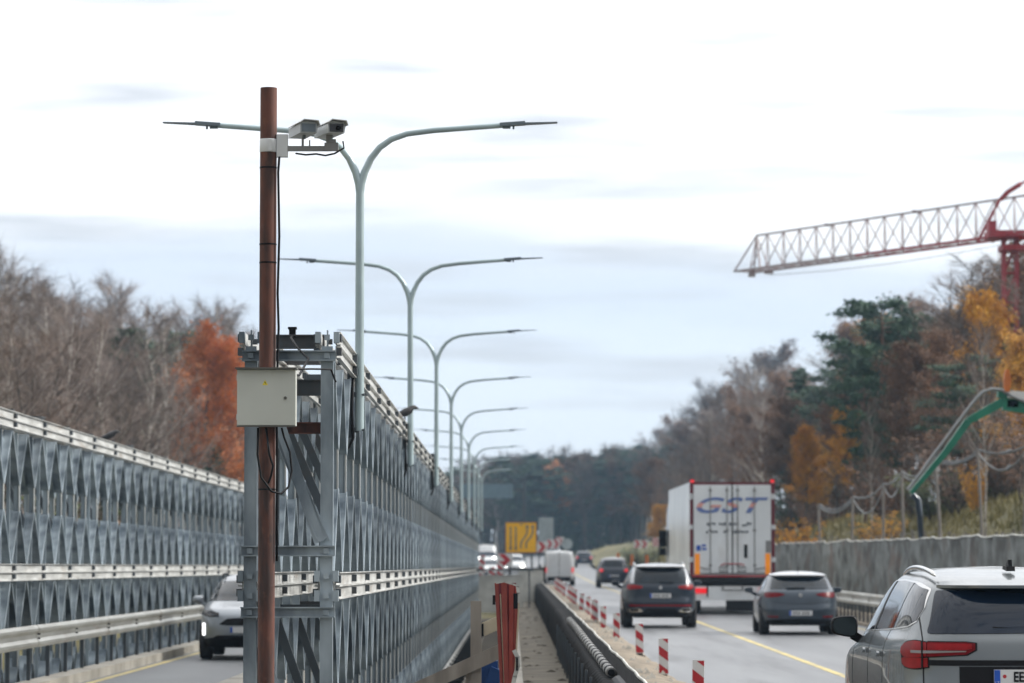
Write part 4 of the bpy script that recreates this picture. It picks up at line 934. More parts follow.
# ---- oncoming silver crossover in the bridge lane --------------------------------------
def crossover():
    L = 4.18; Y = 61.0
    root = empty('crossover_car', (-4.93, Y+L, bz(Y)), math.pi, 'silver grey crossover coming towards us in the bridge lane, daytime lamp lit', 'car')
    B = Body(rear=[(.28,.10),(.45,.0),(.9,.05),(1.05,.15),(1.45,.5),(1.52,.8),(1.575,1.4)],
             front=[(.22,4.0),(.34,4.13),(.55,4.18),(.80,4.12),(.93,3.95),(1.02,3.45),(1.07,3.2),(1.25,2.85),(1.46,2.35),(1.52,2.1),(1.575,1.8)],
             half=[(.26,.82),(.45,.87),(.75,.885),(.98,.86),(1.07,.82),(1.30,.72),(1.46,.63),(1.52,.54),(1.56,.38),(1.58,.1)], n=4.4, nz=72)
    bd = B.body_mesh('body', 'p_lsilver', wells=((.80,.34),(3.36,.34)), wr=.38); bd.parent = root
    common(root, B, dict(L=L, r=.345, track=.77, axles=(.80,3.36)))
    B.patch('windscreen', 'glassb', 'f', [(-.73,1.08,1.13),(-.60,1.08,1.43),(0,1.08,1.46),(.60,1.08,1.43),(.73,1.08,1.13)], root, off=.006, nc=7, nr=8)
    for s in (-1, 1):
        f = lambda c: c if s > 0 else [(-u, a, d) for u, a, d in c][::-1]
        B.patch('headlight', 'dglass', 'f', f([(.48,.80,.865),(.62,.79,.90),(.84,.82,.925)]), root, off=.012, nc=4, nr=3)
        B.patch('daytime_lamp', 'drl', 'f', f([(.755,.46,.68),(.795,.45,.68)]), root, off=.02, nc=3, nr=3)
        B.patch('bumper_cladding', 'black', 'f', f([(.55,.24,.42),(.72,.24,.40),(.85,.24,.34)]), root, off=.012, nc=4, nr=3)
        B.patch('side_window', 'glass', 'y', [(.65,1.10,1.18),(.85,1.09,1.40),(1.9,1.07,1.45),(2.9,1.06,1.12)], root, off=.006, sides=(s,), nc=6, nr=6)
        B.patch('tail_light', 'tlred', 'a', [(.55,.9,1.0),(.85,.9,1.0)], root, off=.012, sides=(s,), nc=4, nr=2)
        mirror(root, s*.80, 2.70, 1.10, s, 'p_lsilver', .21, .15, glass=False)
        b = MB(); b.tube([(s*.57,.9,1.50),(s*.58,1.1,1.575),(s*.58,2.0,1.575),(s*.57,2.25,1.50)], .018, 6); b.build('roof_rail', 'black', root, smooth=True)
    B.patch('upper_grille', 'black', 'f', [(-.46,.655,.67),(-.32,.64,.765),(0,.64,.78),(.32,.64,.765),(.46,.655,.67)], root, off=.010, nc=5, nr=3)
    B.patch('lower_grille', 'black', 'f', [(-.62,.26,.40),(-.5,.24,.46),(.5,.24,.46),(.62,.26,.40)], root, off=.012, nc=6, nr=3)
    b = MB(); b.lathe([(.06,4.11),(.06,4.145)], 16, 'y', (0,0,.83)); b.build('badge', 'chrome', root)
    b = MB(); b.box((0,4.19,.56),(.52,.012,.11)); o = b.build('number_plate', 'plate', root)
    b = MB(); b.box((.238,4.198,.56),(.042,.006,.104)); b.build('blue_band', 'pblue', o)
    b = MB(); b.box((0,2.0,.95),(1.3,2.2,.10)); b.build('underbody', 'dirt', root)
crossover()

# ---- white lorry with box trailer ------------------------------------------------------
def lorry():
    Y = 99.5; root = empty('lorry', (6.63, Y, 0), 0, 'white articulated box lorry with blue and red lettering on its rear doors', 'lorry')
    w_, z0, z1, Lt = 2.55, 1.18, 3.98, 13.6; h = w_/2
    b = MB(); b.box((0, Lt/2+.03, (z0+z1)/2), (w_-.02, Lt-.06, z1-z0))
    b.build('trailer_box', 'trls', root)
    b = MB()
    for s in (-1, 1):
        for (a, c) in ((z0+.55, z0+1.38), (z0+1.52, z0+2.28), (z0+2.46, z1-.02), (z0, z0+.40)): b.box((s*(h-.045), -.02, (a+c)/2), (.10, .06, c-a))
    b.box((0,-.02,z1-.05),(w_-.2,.06,.10)); b.build('door_frame', 'maroon', root)
    b = MB()
    for s in (-1, 1):
        for z in (z0+.47, z0+1.45, z0+2.37): b.box((s*(h-.03), -.045, z), (.12, .07, .13))
    b.build('hinge', 'white', root)
    for s in (-1, 1):
        b = MB(); b.box((s*.585, -.03, (z0+z1)/2+.0), (1.145, .05, z1-z0-.16)); d = b.build('rear_door', 'trl', root)
        for x in (.16, .665):
            b = MB(); b.tube([(s*x,-.075,z0+.05),(s*x,-.075,z1-.12)], .014, 8)
            for z in (z0+.3, z0+1.35, z1-.25): b.box((s*x,-.07,z),(.09,.03,.06))
            b.build('lock_rod', 'trim', d, smooth=True, angle=40)
        b = MB(); b.box((s*1.06,-.062,z0+.34),(.15,.012,.62)); b.build('orange_marker', 'oref', d)
        b = MB(); b.box((s*(h-.07),-.08,z1+.03),(.11,.06,.08)); b.build('marker_lamp', 'tllit', root)
        b = MB()
        b.tube([(s*.14,-.09,z0+.12),(s*.40,-.10,z0+.12),(s*.40,-.10,z0+.24),(s*.17,-.10,z0+.25)],.018,6); b.tube([(s*.70,-.09,z0+.18),(s*.98,-.10,z0+.24)],.018,6); b.build('lock_handle', 'trim', d, smooth=True)
    b = MB(); b.box((0,-.058,(z0+z1)/2),(.035,.02,z1-z0-.1)); b.build('door_seal', 'black', root)
    b = MB(); b.box((.40,-.062,z0+.72),(.10,.012,.40)); b.build('vent_slot', 'black', root)
    b = MB(); b.box((1.08,-.062,z0+.86),(.16,.012,.36)); b.build('sticker', 'trim', root)
    b = MB(); b.box((-1.02,-.062,z0+.82),(.13,.012,.16)); b.box((-.86,-.062,z0+.90),(.12,.012,.06)); b.box((-.85,-.062,z0+.79),(.14,.012,.06)); b.build('sticker', 'pblue', root)
    b = MB(); b.tube([(-.36,-.07,z0+.30),(-.25,-.07,z0+.345),(.25,-.07,z0+.345),(.36,-.07,z0+.30)],.016,6); b.build('red_outline', 'redw', root, smooth=True)
    b = MB(); b.box((0,-.055,z0-.02),(w_-.12,.03,.045)); b.build('red_outline', 'redw', root)
    text_mesh('lettering', 'GST', .64, 'livery', root, (-.20,-.066,z1-.72), shear=.35, bold=.014, sx=1.70, space=1.06)
    b = MB(); rr_ = random.Random(3)
    for zz, n_, x0 in ((z1-1.26, 18, -.74), (z1-1.50, 18, -.76)):
        x = x0
        for i in range(n_):
            ww = rr_.uniform(.045,.07)
            if rr_.random() < .86:
                b.box((x,-.062,zz+rr_.uniform(-.015,.015)),(ww*.9,.008,.06 if rr_.random()<.6 else .09))
            x += ww+.014
    b.box((.36,-.062,z0+1.62-.12),(.14,.008,.05)); b.build('small_lettering', 'p_mid', root)
    b = MB(); b.box((0,0,z0-.13),(w_-.05,.12,.14)); b.build('rear_sill', 'dirt', root)
    b = MB(); b.box((0,.25,z0-.36),(w_-.1,.5,.30)); b.build('chassis_beam', 'dirt', root)
    b = MB(); b.box((0,-.02,.64),(w_-.14,.08,.42)); b.box((-.78,-.065,.64),(.04,.012,.42)); b.build('rear_bumper', 'trl', root)
    b = MB(); b.box((-.76,-.07,.72),(.05,.02,.38)); b.build('bumper_gap', 'black', root)
    for s in (-1, 1):
        b = MB(); b.box((s*.98,-.08,.72),(.38,.05,.15)); b.build('tail_light', 'tllit', root)
    b = MB(); b.box((0,-.07,.80),(.66,.03,.14)); b.build('plate_holder', 'trim', root)
    b = MB(); b.box((0,-.09,.80),(.52,.012,.09)); b.build('number_plate', 'plate', root)
    b = MB(); b.box((0,6.8,.98),(.9,12.5,.22)); b.box((0,3.2,.7),(w_-.3,.12,.4)); b.box((0,7.4,.72),(w_-.2,.9,.5)); b.build('chassis', 'dirt', root)
    b = MB(); b.box((.45,-.0,.30),(1.3,.03,.38)); b.build('mudflap', 'dirt', root)
    for y in (1.9,3.2,4.5):
        for s in (-1, 1): wheel(root, s*1.05, y, .50, .36, s, 'trim')
    for y in (12.3,15.9):
        for s in (-1, 1): wheel(root, s*1.03, y, .50, .34, s, 'trim')
    b = MB(); b.extrude([(13.9,.75),(16.25,.75),(16.3,1.5),(16.05,2.6),(15.7,3.2),(14.0,3.7),(13.9,3.6)], 'x', -1.24, 1.24); b.build('cab', 'p_dark', root)
    b = MB(); b.box((0,16.12,2.35),(2.2,.12,.9), Matrix.Rotation(.25,3,'X')); b.build('windscreen', 'glass', root)
    b = MB(); b.box((0,13.2,.95),(1.0,5.6,.3)); b.build('tractor_frame', 'dirt', root)
    for s in (-1, 1):
        b = MB(); b.box((s*1.38,15.7,2.35),(.26,.12,.60)); b.box((s*1.38,15.7,1.90),(.24,.14,.26)); b.bar((s*1.2,15.7,2.5),(s*1.4,15.7,2.55),.05,.05); b.bar((s*1.2,15.7,1.95),(s*1.4,15.7,1.95),.05,.05); b.build('mirror', 'black', root)
lorry()
# ================================================================ RIGHT SIDE
# sheeted fence: panels between posts
fen = empty('sheeted_fence', (10.4, 40, 0), label='long fence of grey sheeting with white top hem behind the right crash rail', cat='fence')
n = 56
for i in range(n):
    y0, y1 = i*2.6, (i+1)*2.6; b = MB(); vs = []; k = 13; hh = 2.22+.06*noise.noise(Vector((i*.9,0,0)))
    for a in range(k):
        t = a/(k-1); y = y0+(y1-y0)*t; sag = -.03*math.sin(math.pi*t)+.02*noise.noise(Vector((y*1.3,1,0)))
        for r_ in range(6):
            z = .12+(hh+sag-.12)*r_/5
            vs.append((.11*noise.noise(Vector((y*.9+z*.8, z*1.3, 4)))+.07*noise.noise(Vector((y*2.2+z*2.6, z*2.5-y, 9)))+.007*math.sin(y*5.5+z)+.10*noise.noise(Vector((y*.5, 3, 1))), y, z))
    b.add(vs, [(a*6+r_, (a+1)*6+r_, (a+1)*6+r_+1, a*6+r_+1) for a in range(k-1) for r_ in range(5)])
    b.build('sheet', 'tarpg', fen, smooth=True)
b = MB(); pts = []
for i in range(n*4+1):
    y = i*.65; t = (y/2.6) % 1; j = int(y/2.6+1e-6); hh = 2.22+.06*noise.noise(Vector((min(j,n-1)*.9,0,0)))
    pts.append((.05*noise.noise(Vector((y*1.1, 2, 4))), y, hh-.03*math.sin(math.pi*t)+.01))
b.tube(pts, .022, 5); b.build('top_hem', 'hem', fen, smooth=True)
pm = MB(); pm.tube([(.16,0,0),(.16,0,2.30)], .028, 6); me = pm.mesh('post', 'postg')
for i in range(n+1):
    o = bpy.data.objects.new('post', me); col.objects.link(o); o.parent = fen; o.location = (0, i*2.6, 0)
# timber netting posts on the bank, sagging nets between
np_ = [(822,505,548,112),(850,497,545,110),(882,484,540,106),(905,472,532,100),(945,458,520,97),(984,450,524,94),(1022,446,520,91),(1058,442,524,88)]
prev = None
for i, (px, ty, by, Y) in enumerate(np_):
    x, zt_ = W(px, ty, Y); zg = ground_h(x, Y)
    lean = [-.12,.1,.05,-.10,-.30,-.18,.12,.1][i]
    o = empty('net_post', (x, Y, zg-.2), label=['farthest','second farthest','third farthest','middle','tall leaning','tall pale leaning','near upright','nearest'][i]+' timber post holding sagging nets on the grassy bank', cat='post', group='net posts on the bank')
    b = MB(); b.tube([(-lean*.0,0,0),(lean,0,zt_-zg+.2)], [.05,.04], 8); b.build('pole', 'postg', o, smooth=True, angle=40)
    top = Vector((x+lean, Y, zt_))
    if prev is not None:
        b = MB()
        for dz, sg in ((0,.30),(-.10,.55)):
            vs = []; m = 14
            for a in range(m+1):
                t = a/m; p = prev.lerp(top, t); p.z += dz-4*sg*t*(1-t)*(.35+.9*((i*37+int(dz*-50)) % 10)/10)
                wd = .035+.06*noise.noise(Vector((a*.6,i,dz)))**2*3
                vs += [p+Vector((0,0,wd)), p+Vector((.02,.02,-wd*.4)), p+Vector((.03,.05,wd))]
            b.add(vs, [(3*a+q, 3*a+(q+1)%3, 3*a+3+(q+1)%3, 3*a+3+q) for a in range(m) for q in range(3)])
        tag(b.build('sagging_net', 'net', smooth=True), 'pale net sagging from the %s net post on the bank' % ['','second','third','fourth','fifth','sixth','seventh','eighth'][i]+', counted from the far end', 'net', 'nets on the bank')
    prev = top
# wire mesh fence low on the bank
wf = empty('wire_fence', (13.6, 80, 0), label='faint dark post fence running along the bank below the trees', cat='fence')
for i in range(22):
    Y = 80+i*3.2; b = MB(); zg = ground_h(13.6, Y); b.bar((0,Y-80,zg-.1),(rnd.uniform(-.05,.05),Y-80,zg+1.5),.05,.05); b.build('post', 'postg', wf)
b = MB()
for dz in (.4,.9,1.4): b.tube([(0,i*3.2,ground_h(13.6,80+i*3.2)+dz) for i in range(22)], .008, 4)
b.build('wire', 'postg', wf)

# ---- tower crane: horizontal jib and lattice mast -------------------------------------
def crane():
    A = Vector((*W(737,272,150)[:1], 150, W(737,272,150)[1])); 
    x2, z2 = W(1005, 237, 134.5)
    A = Vector((W(744,272,150)[0], 150, W(744,272,150)[1])); C = Vector((x2, 134.5, A.z))
    d = (C-A); d.z = 0; Lj = d.length; d.normalize(); s = Vector((-d.y, d.x, 0)); up = Vector((0,0,1))
    # rises very slightly toward the mast
    rise = (z2-A.z)/Lj
    root = empty('tower_crane', (C.x, C.y, ground_h(C.x, C.y)-.2), label='pale and red lattice tower crane whose long jib reaches left above the trees', cat='crane')
    base = Vector(root.location)
    def P(t, side, h): return A+d*t+s*side+up*(h+rise*t)-base
    hh = 1.58; wv = .55; N_ = 15; tot = Lj+9; bay = Lj/N_; M_ = int(tot/bay)
    for sd_ in (-1, 1):
        for (a, c, m) in ((0, 9.0, 'cranew'), (9.0, tot, 'craner')):
            b = MB(); b.bar(P(a, sd_*wv, 0), P(c, sd_*wv, 0), .09, .09, (0,0,1)); b.build('bottom_chord', m, root)
    b = MB(); b.bar(P(1.0,0,hh),P(tot,0,hh),.08,.08,(0,0,1)); b.box(P(6.3,0,hh),(.3,.12,.12)); b.box(P(12.5,0,hh),(.4,.12,.12)); b.build('top_chord', 'cranew', root)
    for i in range(M_):
        b = MB(); t = i*bay
        for sd_ in (-1, 1):
            p = P(max(t+bay/2,1.0), 0, hh)
            b.tube([P(t, sd_*wv, 0), p], .028, 5); b.tube([p, P(t+bay, sd_*wv, 0)], .028, 5)
            b.tube([P(t, sd_*wv, 0), P(t+bay, -sd_*wv, 0)], .018, 4)
        b.tube([P(t,-wv,0),P(t,wv,0)], .022, 4); b.build('lattice', 'cranew', root)
    b = MB(); b.tube([P(0,-wv,0),P(1.0,0,hh)],.04,6); b.tube([P(0,wv,0),P(1.0,0,hh)],.04,6); b.tube([P(2.0,-wv,0),P(1.0,0,hh)],.05,6); b.box(P(.6,0,-.12),(.3,.3,.3)); b.box(P(1.9,0,-.15),(.4,.3,.16)); b.build('jib_tip', 'cranew', root)
    b = MB(); b.tube([P(Lj-.2,0,hh),P(Lj+.2,0,hh+.25),P(Lj+1.0,0,hh+.5)],.11,6); b.tube([P(Lj+1.0,0,hh+.5),P(Lj+9,0,hh+2.6)],.05,6)
    b.tube([P(Lj-.3,0,hh),P(Lj-1.7,0,0)],.07,6); b.build('pendant_bar', 'craner', root)
    b = MB(); pts = [P(1.9,0,-.3)+up*(-.0)]; 
    for k in range(9): t = 1.9+k*(Lj-2)/8; pts.append(P(t,0,-.30-.18*math.sin(math.pi*k/8)))
    b.tube(pts, .012, 4); b.build('hoist_rope', 'postg', root)
    # mast
    mt = P(Lj+.3,0,0).z; mw = .26
    for sx in (-1,1):
        for sy in (-1,1):
            b = MB(); q = P(Lj+.3,0,0); b.bar((q.x+sx*mw,q.y+sy*mw,0),(q.x+sx*mw,q.y+sy*mw,mt),.12,.12,(1,0,0)); b.build('mast_leg', 'craner', root)
    b = MB(); z = 0; q = P(Lj+.3,0,0)
    while z < mt-1:
        for sy in (-1,1):
            b.tube([(q.x-mw,q.y+sy*mw,z),(q.x+mw,q.y+sy*mw,z+1.2)],.03,4); b.tube([(q.x+mw*sy,q.y-mw,z),(q.x+mw*sy,q.y+mw,z+1.2)],.03,4); b.tube([(q.x-mw,q.y+sy*mw,z),(q.x+mw,q.y+sy*mw,z)],.03,4)
        z += 1.2
    b.build('mast_lattice', 'craner', root)
    b = MB(); b.box((q.x,q.y,mt+.05),(1.9,1.5,.28)); b.box((q.x-.75,q.y,mt+.35),(.3,.9,.5)); b.box((q.x+.35,q.y,mt-.5),(1.5,1.4,.22)); b.build('slewing_frame', 'craner', root)
crane()
# ---- concrete pump boom --------------------------------------------------------------
def pump():
    Y = 88
    def Q(px, py, dy=0): x, z = W(px, py, Y+dy); return Vector((x, Y+dy, z))
    o = Q(1100, 540); zg = ground_h(o.x, Y)
    root = empty('concrete_pump_boom', (o.x, Y, zg), label='green folding boom with a grey delivery pipe reaching down over the bank on the right', cat='pump boom')
    L_ = lambda v: v-Vector((o.x, Y, zg))
    b = MB(); b.bar(L_(Q(911,493)), L_(Q(945,453)), .16, .11, (0,1,0), w2=(.16,.17)); b.bar(L_(Q(945,453)), L_(Q(968,421)), .16, .17, (0,1,0), w2=(.18,.19)); b.bar(L_(Q(968,421)), L_(Q(1006,400)), .18, .19, (0,1,0), w2=(.2,.24)); b.build('lower_boom', 'green', root)
    b = MB(); b.bar(L_(Q(1003,404)), L_(Q(1060,412)), .3, .34, (0,1,0)); b.bar(L_(Q(1060,412)), L_(Q(1100,470)), .3, .4, (0,1,0)); b.bar(L_(Q(1100,470)), L_(Q(1100,545)), .5, .5, (0,1,0)); b.build('upper_boom', 'green', root)
    b = MB(); b.bar(L_(Q(1008,394,-.2)), L_(Q(1050,398,-.2)), .1, .2, (0,1,0)); b.build('boom_panel', 'whw', root)
    b = MB(); pts = [Q(908,490,-.25),Q(920,474,-.25),Q(932,457,-.25),Q(948,436,-.25),Q(962,417,-.25),Q(975,400,-.25),Q(983,392,-.25),Q(992,389,-.25),Q(1002,390,-.25),Q(1012,396,-.25),Q(1030,404,-.25)]
    b.tube([L_(p) for p in pts], .045, 8); b.build('delivery_pipe', 'steel', root, smooth=True, angle=50)
    b = MB(); b.tube([L_(Q(912,494)), L_(Q(918,500)), L_(Q(920,518)), L_(Q(921,538))], [.08,.09,.08,.075], 8); b.build('end_hose', 'p_dark', root, smooth=True, angle=50)
    b = MB(); b.box(L_(Q(1004,393)),(.35,.3,.25)); b.box(L_(Q(1012,404)),(.3,.3,.2)); b.build('knuckle', 'green', root)
    b = MB(); b.extrude([(L_(Q(px,py)).x, L_(Q(px,py)).z) for px, py in ((1003,392),(1008.5,392),(1009.5,381),(1007.5,370),(1004,370),(1002.5,380))], 'y', -.30, -.12); b.build('knuckle_cap', 'orange', root)
pump()

# ================================================================ WORKS AREA BETWEEN GIRDER AND WALKWAY
# timber guard and the red boards in front of the walkway
Yw = 36.0
g = empty('timber_guard', (W(476,600,Yw)[0], Yw, -1.5), label='grey timber guard with a post and a sloping plank beside the girder', cat='guard')
ox = g.location.x
b = MB(); zt_ = W(476,601,Yw)[1]+1.5; b.box((0,0,zt_/2),(.118,.05,zt_)); b.build('post', 'wood', g)
x0,z0 = W(410,692,Yw); x1,z1 = W(507,648,Yw)
b = MB(); b.bar((x0-ox,-.06,z0+1.5),(x1-ox,-.06,z1+1.5),.04,.15,(0,1,0)); b.build('sloping_plank', 'wood', g)
x0,z0 = W(482,630,Yw); x1,z1 = W(500,623,Yw)
b = MB(); b.bar((x0-ox,.05,z0+1.5),(x1-ox+.1,.05,z1+1.55),.05,.14,(0,1,0)); b.build('rail_plank', 'woodl', g)
b = MB(); b.box((x0-ox+.0,.02,z0+1.5),(.035,.06,.14)); b.build('rail_end', 'black', g)
b = MB(); x0,z0 = W(470,683,Yw); b.bar((x0-ox-.03,.02,z0+1.3),(x0-ox+.02,.02,z0+1.68),.05,.10,(0,1,0)); b.build('short_post', 'wood', g)
o = MB(); x0,z0 = W(489,672,Yw+.8); o.box((x0,Yw+.8,z0-.15),(.20,.2,.55)); o.box((x0+.04,Yw+.7,z0-.1),(.15,.2,.3),Matrix.Rotation(.4,3,'Y'))
tag(o.build('blue_drum', 'blue'), 'bright blue container low down beside the timber guard', 'container')
Yr = 34.5
r_ = empty('red_trestle', (W(507,600,Yr)[0], Yr, 0), label='bundle of upright dark red boards with white torn edge at the walkway end', cat='trestle')
ox = r_.location.x
def board(pa, pb, dy, wa, wb, nm='board', m='redp', ang=0):
    b = MB(); (xa,za),(xb,zb) = W(*pa,Yr+dy), W(*pb,Yr+dy); b.bar((xa-ox,dy,za),(xb-ox,dy,zb),.03,wa,(0,1,0),w2=(.03,wb)); return b.build(nm, m, r_)
board((507,583),(508,720),.08,.19,.09,'dark_gap_board','maroon')  # dark board added behind, colouring the gaps between the red boards as shade
board((496.5,583),(503.3,720),-.02,.040,.026); board((504,582),(507.2,720),-.05,.062,.038); board((511.5,584),(510.3,720),-.0,.055,.036); board((516.8,587),(512.8,720),.02,.036,.022); board((500.4,594),(505,705),-.03,.012,.008,'pale_edge','woodl'); board((519,602),(513.8,700),.01,.014,.02,'pale_edge','woodl')
def strap(pts, wd, dy, nm):
    b = MB(); q = [Vector((W(px,py,Yr+dy)[0]-ox, dy, W(px,py,Yr+dy)[1])) for px, py in pts]
    for p0, p1 in zip(q, q[1:]): b.bar(p0, p1+(p1-p0).normalized()*.01, .012, wd, (0,1,0))
    b.build(nm, 'hem', r_)
strap([(496,583),(504,581.5),(512,584),(519.5,586.5)], .018, -.10, 'white_edging'); strap([(517.5,586),(518.5,593),(518,602)], .035, -.10, 'white_edging')
strap([(514,650),(517.5,657),(518,666),(515,676),(512,690)], .045, -.09, 'torn_wrap')
b = MB(); x,z = W(515.5,601,Yr-.09); b.box((x-ox,-.13,z),(.045,.05,.16)); x,z = W(517,664,Yr); b.box((x-ox,-.11,z),(.02,.03,.13)); b.build('hinge', 'black', r_)
b = MB(); x,z = W(494,600,Yr); b.box((x-ox,.05,z),(.03,.04,.10)); b.build('bracket', 'dirt', r_)
# second rail of boards further along the walkway edge
rl = empty('edge_railing', (.0, 40, -.0), label='low timber railing running along the walkway edge behind the red boards', cat='railing')
for i in range(14):
    b = MB(); b.box((0, i*3, .30), (.07,.05,.75)); b.build('post', 'wood', rl)
b = MB(); b.box((.03, 20, .62), (.03, 42, .12)); b.build('top_rail', 'wood', rl)

def sign_post(name, px, py, w_px, h_px, Y, face, label, cat, group=None, posts=2, back='signg'):
    x, z = W(px, py, Y); s = F/Y; w_, h_ = w_px/s, h_px/s; zg = ground_h(x, Y) if x > 2.4 or Y > 172 else 0
    r = empty(name, (x, Y, zg), label=label, cat=cat, group=group)
    b = MB(); b.box((0,0,z-zg),(w_,.04,h_)); f = b.build('sign_panel', face, r)
    for k in ((-.35,.35) if posts == 2 else (0,)):
        b = MB(); b.tube([(k*w_,.06,0),(k*w_,.06,z-zg+h_*.45)], .04, 6); b.build('sign_leg', 'galvd', r, smooth=True, angle=40)
    return r, f, w_, h_, z-zg
# yellow lane-shift sign
r, f, w_, h_, z = sign_post('lane_sign', 521, 537.5, 30.5, 30, 150, 'signy', 'yellow square sign with dark lane arrows, two straight and two bending', 'sign')
def path(name, pts, wd):
    b = MB(); q = [(x*w_, zz*h_+z) for x, zz in pts]; n = len(q); vs = []
    for i in range(n):
        a, c = q[max(i-1,0)], q[min(i+1,n-1)]; dx, dz = c[0]-a[0], c[1]-a[1]; l = math.hypot(dx, dz); nx_, nz_ = -dz/l*wd/2, dx/l*wd/2
        for yy in (-.030, -.021): vs += [(q[i][0]+nx_, yy, q[i][1]+nz_), (q[i][0]-nx_, yy, q[i][1]-nz_)]
    fs = []
    for i in range(n-1): fs += [(4*i,4*i+1,4*i+5,4*i+4),(4*i+2,4*i+6,4*i+7,4*i+3),(4*i,4*i+4,4*i+6,4*i+2),(4*i+1,4*i+3,4*i+7,4*i+5)]
    b.add(vs, fs+[(0,2,3,1),(4*n-4,4*n-3,4*n-1,4*n-2)])
    return b
for k, pts in enumerate(([(-.34,.36),(-.34,-.36)], [(-.17,.36),(-.17,-.36)], [(.20,.36),(.20,.16),(.13,.02),(.03,-.12),(.0,-.22),(.0,-.36)], [(.38,.36),(.38,.16),(.31,.0),(.20,-.12),(.16,-.22),(.17,-.36)])):
    b = path('lane_arrow', pts, .075)
    up_ = k >= 2; e = pts[0] if up_ else pts[-1]; sg = 1 if up_ else -1
    ax_, az_ = e[0]*w_, e[1]*h_+z
    b.add([(ax_-.09,-.030,az_-sg*.04),(ax_+.09,-.030,az_-sg*.04),(ax_,-.030,az_+sg*.12)], [(0,1,2)])
    b.build('lane_arrow', 'postg', f)
b = MB(); b.box((-.0*w_,-.027,.43*h_+z),(.16,.01,.05)); b.build('sign_mark', 'postg', f)
for s_ in (-1,1):
    b = MB(); b.box((s_*w_*.495,-.025,z),(.02,.012,h_)); b.box((0,-.025,z+s_*h_*.495),(w_,.012,.02)); b.build('sign_border', 'orange', f)
sign_post('grey_sign', 546, 530, 15, 25, 205, 'signg', 'plain grey rectangular sign back behind the yellow sign', 'sign', posts=1)
r, f, w_, h_, z = sign_post('round_sign', 567, 544, 1, 1, 195, 'signg', 'small pale round sign right of the red and white boards', 'sign', posts=1)
b = MB(); b.lathe([(.33,-.06),(.33,-.03)], 24, 'y', (0,0,z)); b.build('sign_disc', 'signg', r)
# overhead gantry far away
gx, gz = W(500, 491, 300); r = empty('sign_gantry', (gx, 300, 0), label='distant blue grey overhead sign beyond the girder end', cat='sign gantry')
b = MB(); b.box((-1.2,0,gz),(4.8,.15,1.3)); b.build('sign_panel', 'gantry', r)
b = MB(); b.box((2.2,.2,gz/2+.5),(.22,.22,gz+1)); b.box((-2.0,.2,gz+.1),(8.6,.2,.2)); b.box((-6.2,.2,gz/2+.5),(.22,.22,gz+1)); b.build('gantry_frame', 'galvd', r)
# red and white works boards
def chev_board(x, Y, z, w_, h_, label, kind, rot=0):
    r = empty('works_board', (x, Y, roadz(Y)), rot, label, 'works board', 'red and white works boards at the lane change')
    if kind == 'stripe':
        b = striped_board(w_, h_, nst=3); o = b.build('board', ['whw','redw'], r, loc=(0,0,z-roadz(Y)-h_/2))
    else:
        b = MB(); b.box((0,0,0),(w_,.03,h_)); n_ = max(1, round(w_/h_/.8)); st = w_/n_
        for i in range(n_):
            x0 = -w_/2+st*i+.05*st; t = st*.42
            for sg in (-1,1):
                b.add([(x0,-.02,sg*h_*.46),(x0+t,-.02,sg*h_*.46),(x0+t+st*.42,-.02,0),(x0+st*.42,-.02,0)], [(0,1,2,3)], 1)
        o = b.build('board', ['whw','redw'], r, loc=(0,0,z-roadz(Y)))
    b = MB(); b.box((-w_*.3,.04,(z-roadz(Y))/2),(.05,.05,z-roadz(Y))); b.box((w_*.3,.04,(z-roadz(Y))/2),(.05,.05,z-roadz(Y))); b.box((0,.04,.05),(w_,.4,.08)); b.build('stand', 'dirt', r)
for i, (px, py, Y, wpx, hpx, kind, lab) in enumerate((
    (505,560,128,15,13,'chev','pair of red chevrons on white just below the yellow sign, left'),
    (500,571,120,6,20,'stripe','upright red and white striped board behind the red trestle, nearest'),
    (492,576,118,6,18,'stripe','faded red and white striped board, leftmost of the works boards'),
    (542,547,180,10,11,'chev','red chevron board right of the yellow sign'),
    (553,544,198,13,9,'chev','wide red chevron board above the white van'),
    (560,541,212,8,8,'stripe','small striped board beside the round sign'),
    (482,566,140,5,22,'stripe','red striped board hard against the girder end'),
    (641,544,260,14,8,'chev','long red chevron board beyond the dark minivan'),
    (656,542,230,7,9,'stripe','striped board between the minivan and the lorry'))):
    x, z = W(px, py, Y); s = F/Y
    chev_board(x, Y, z, wpx/s, hpx/s, lab, kind)
for i, (px, Y) in enumerate(((632,232),(647,225),(618,262))):
    x, z = W(px, 541, Y); r = empty('works_beacon', (x, Y, roadz(Y)), label=['slim orange works post behind the dark minivan','orange works post nearest the lorry','small orange works post farthest left on the embankment foot'][i], cat='works post', group='orange works posts')
    b = MB(); b.box((0,0,.9),(.22,.06,1.5)); b.build('panel', 'orange', r); b = MB(); b.box((0,0,.1),(.4,.4,.14)); b.build('foot', 'black', r)
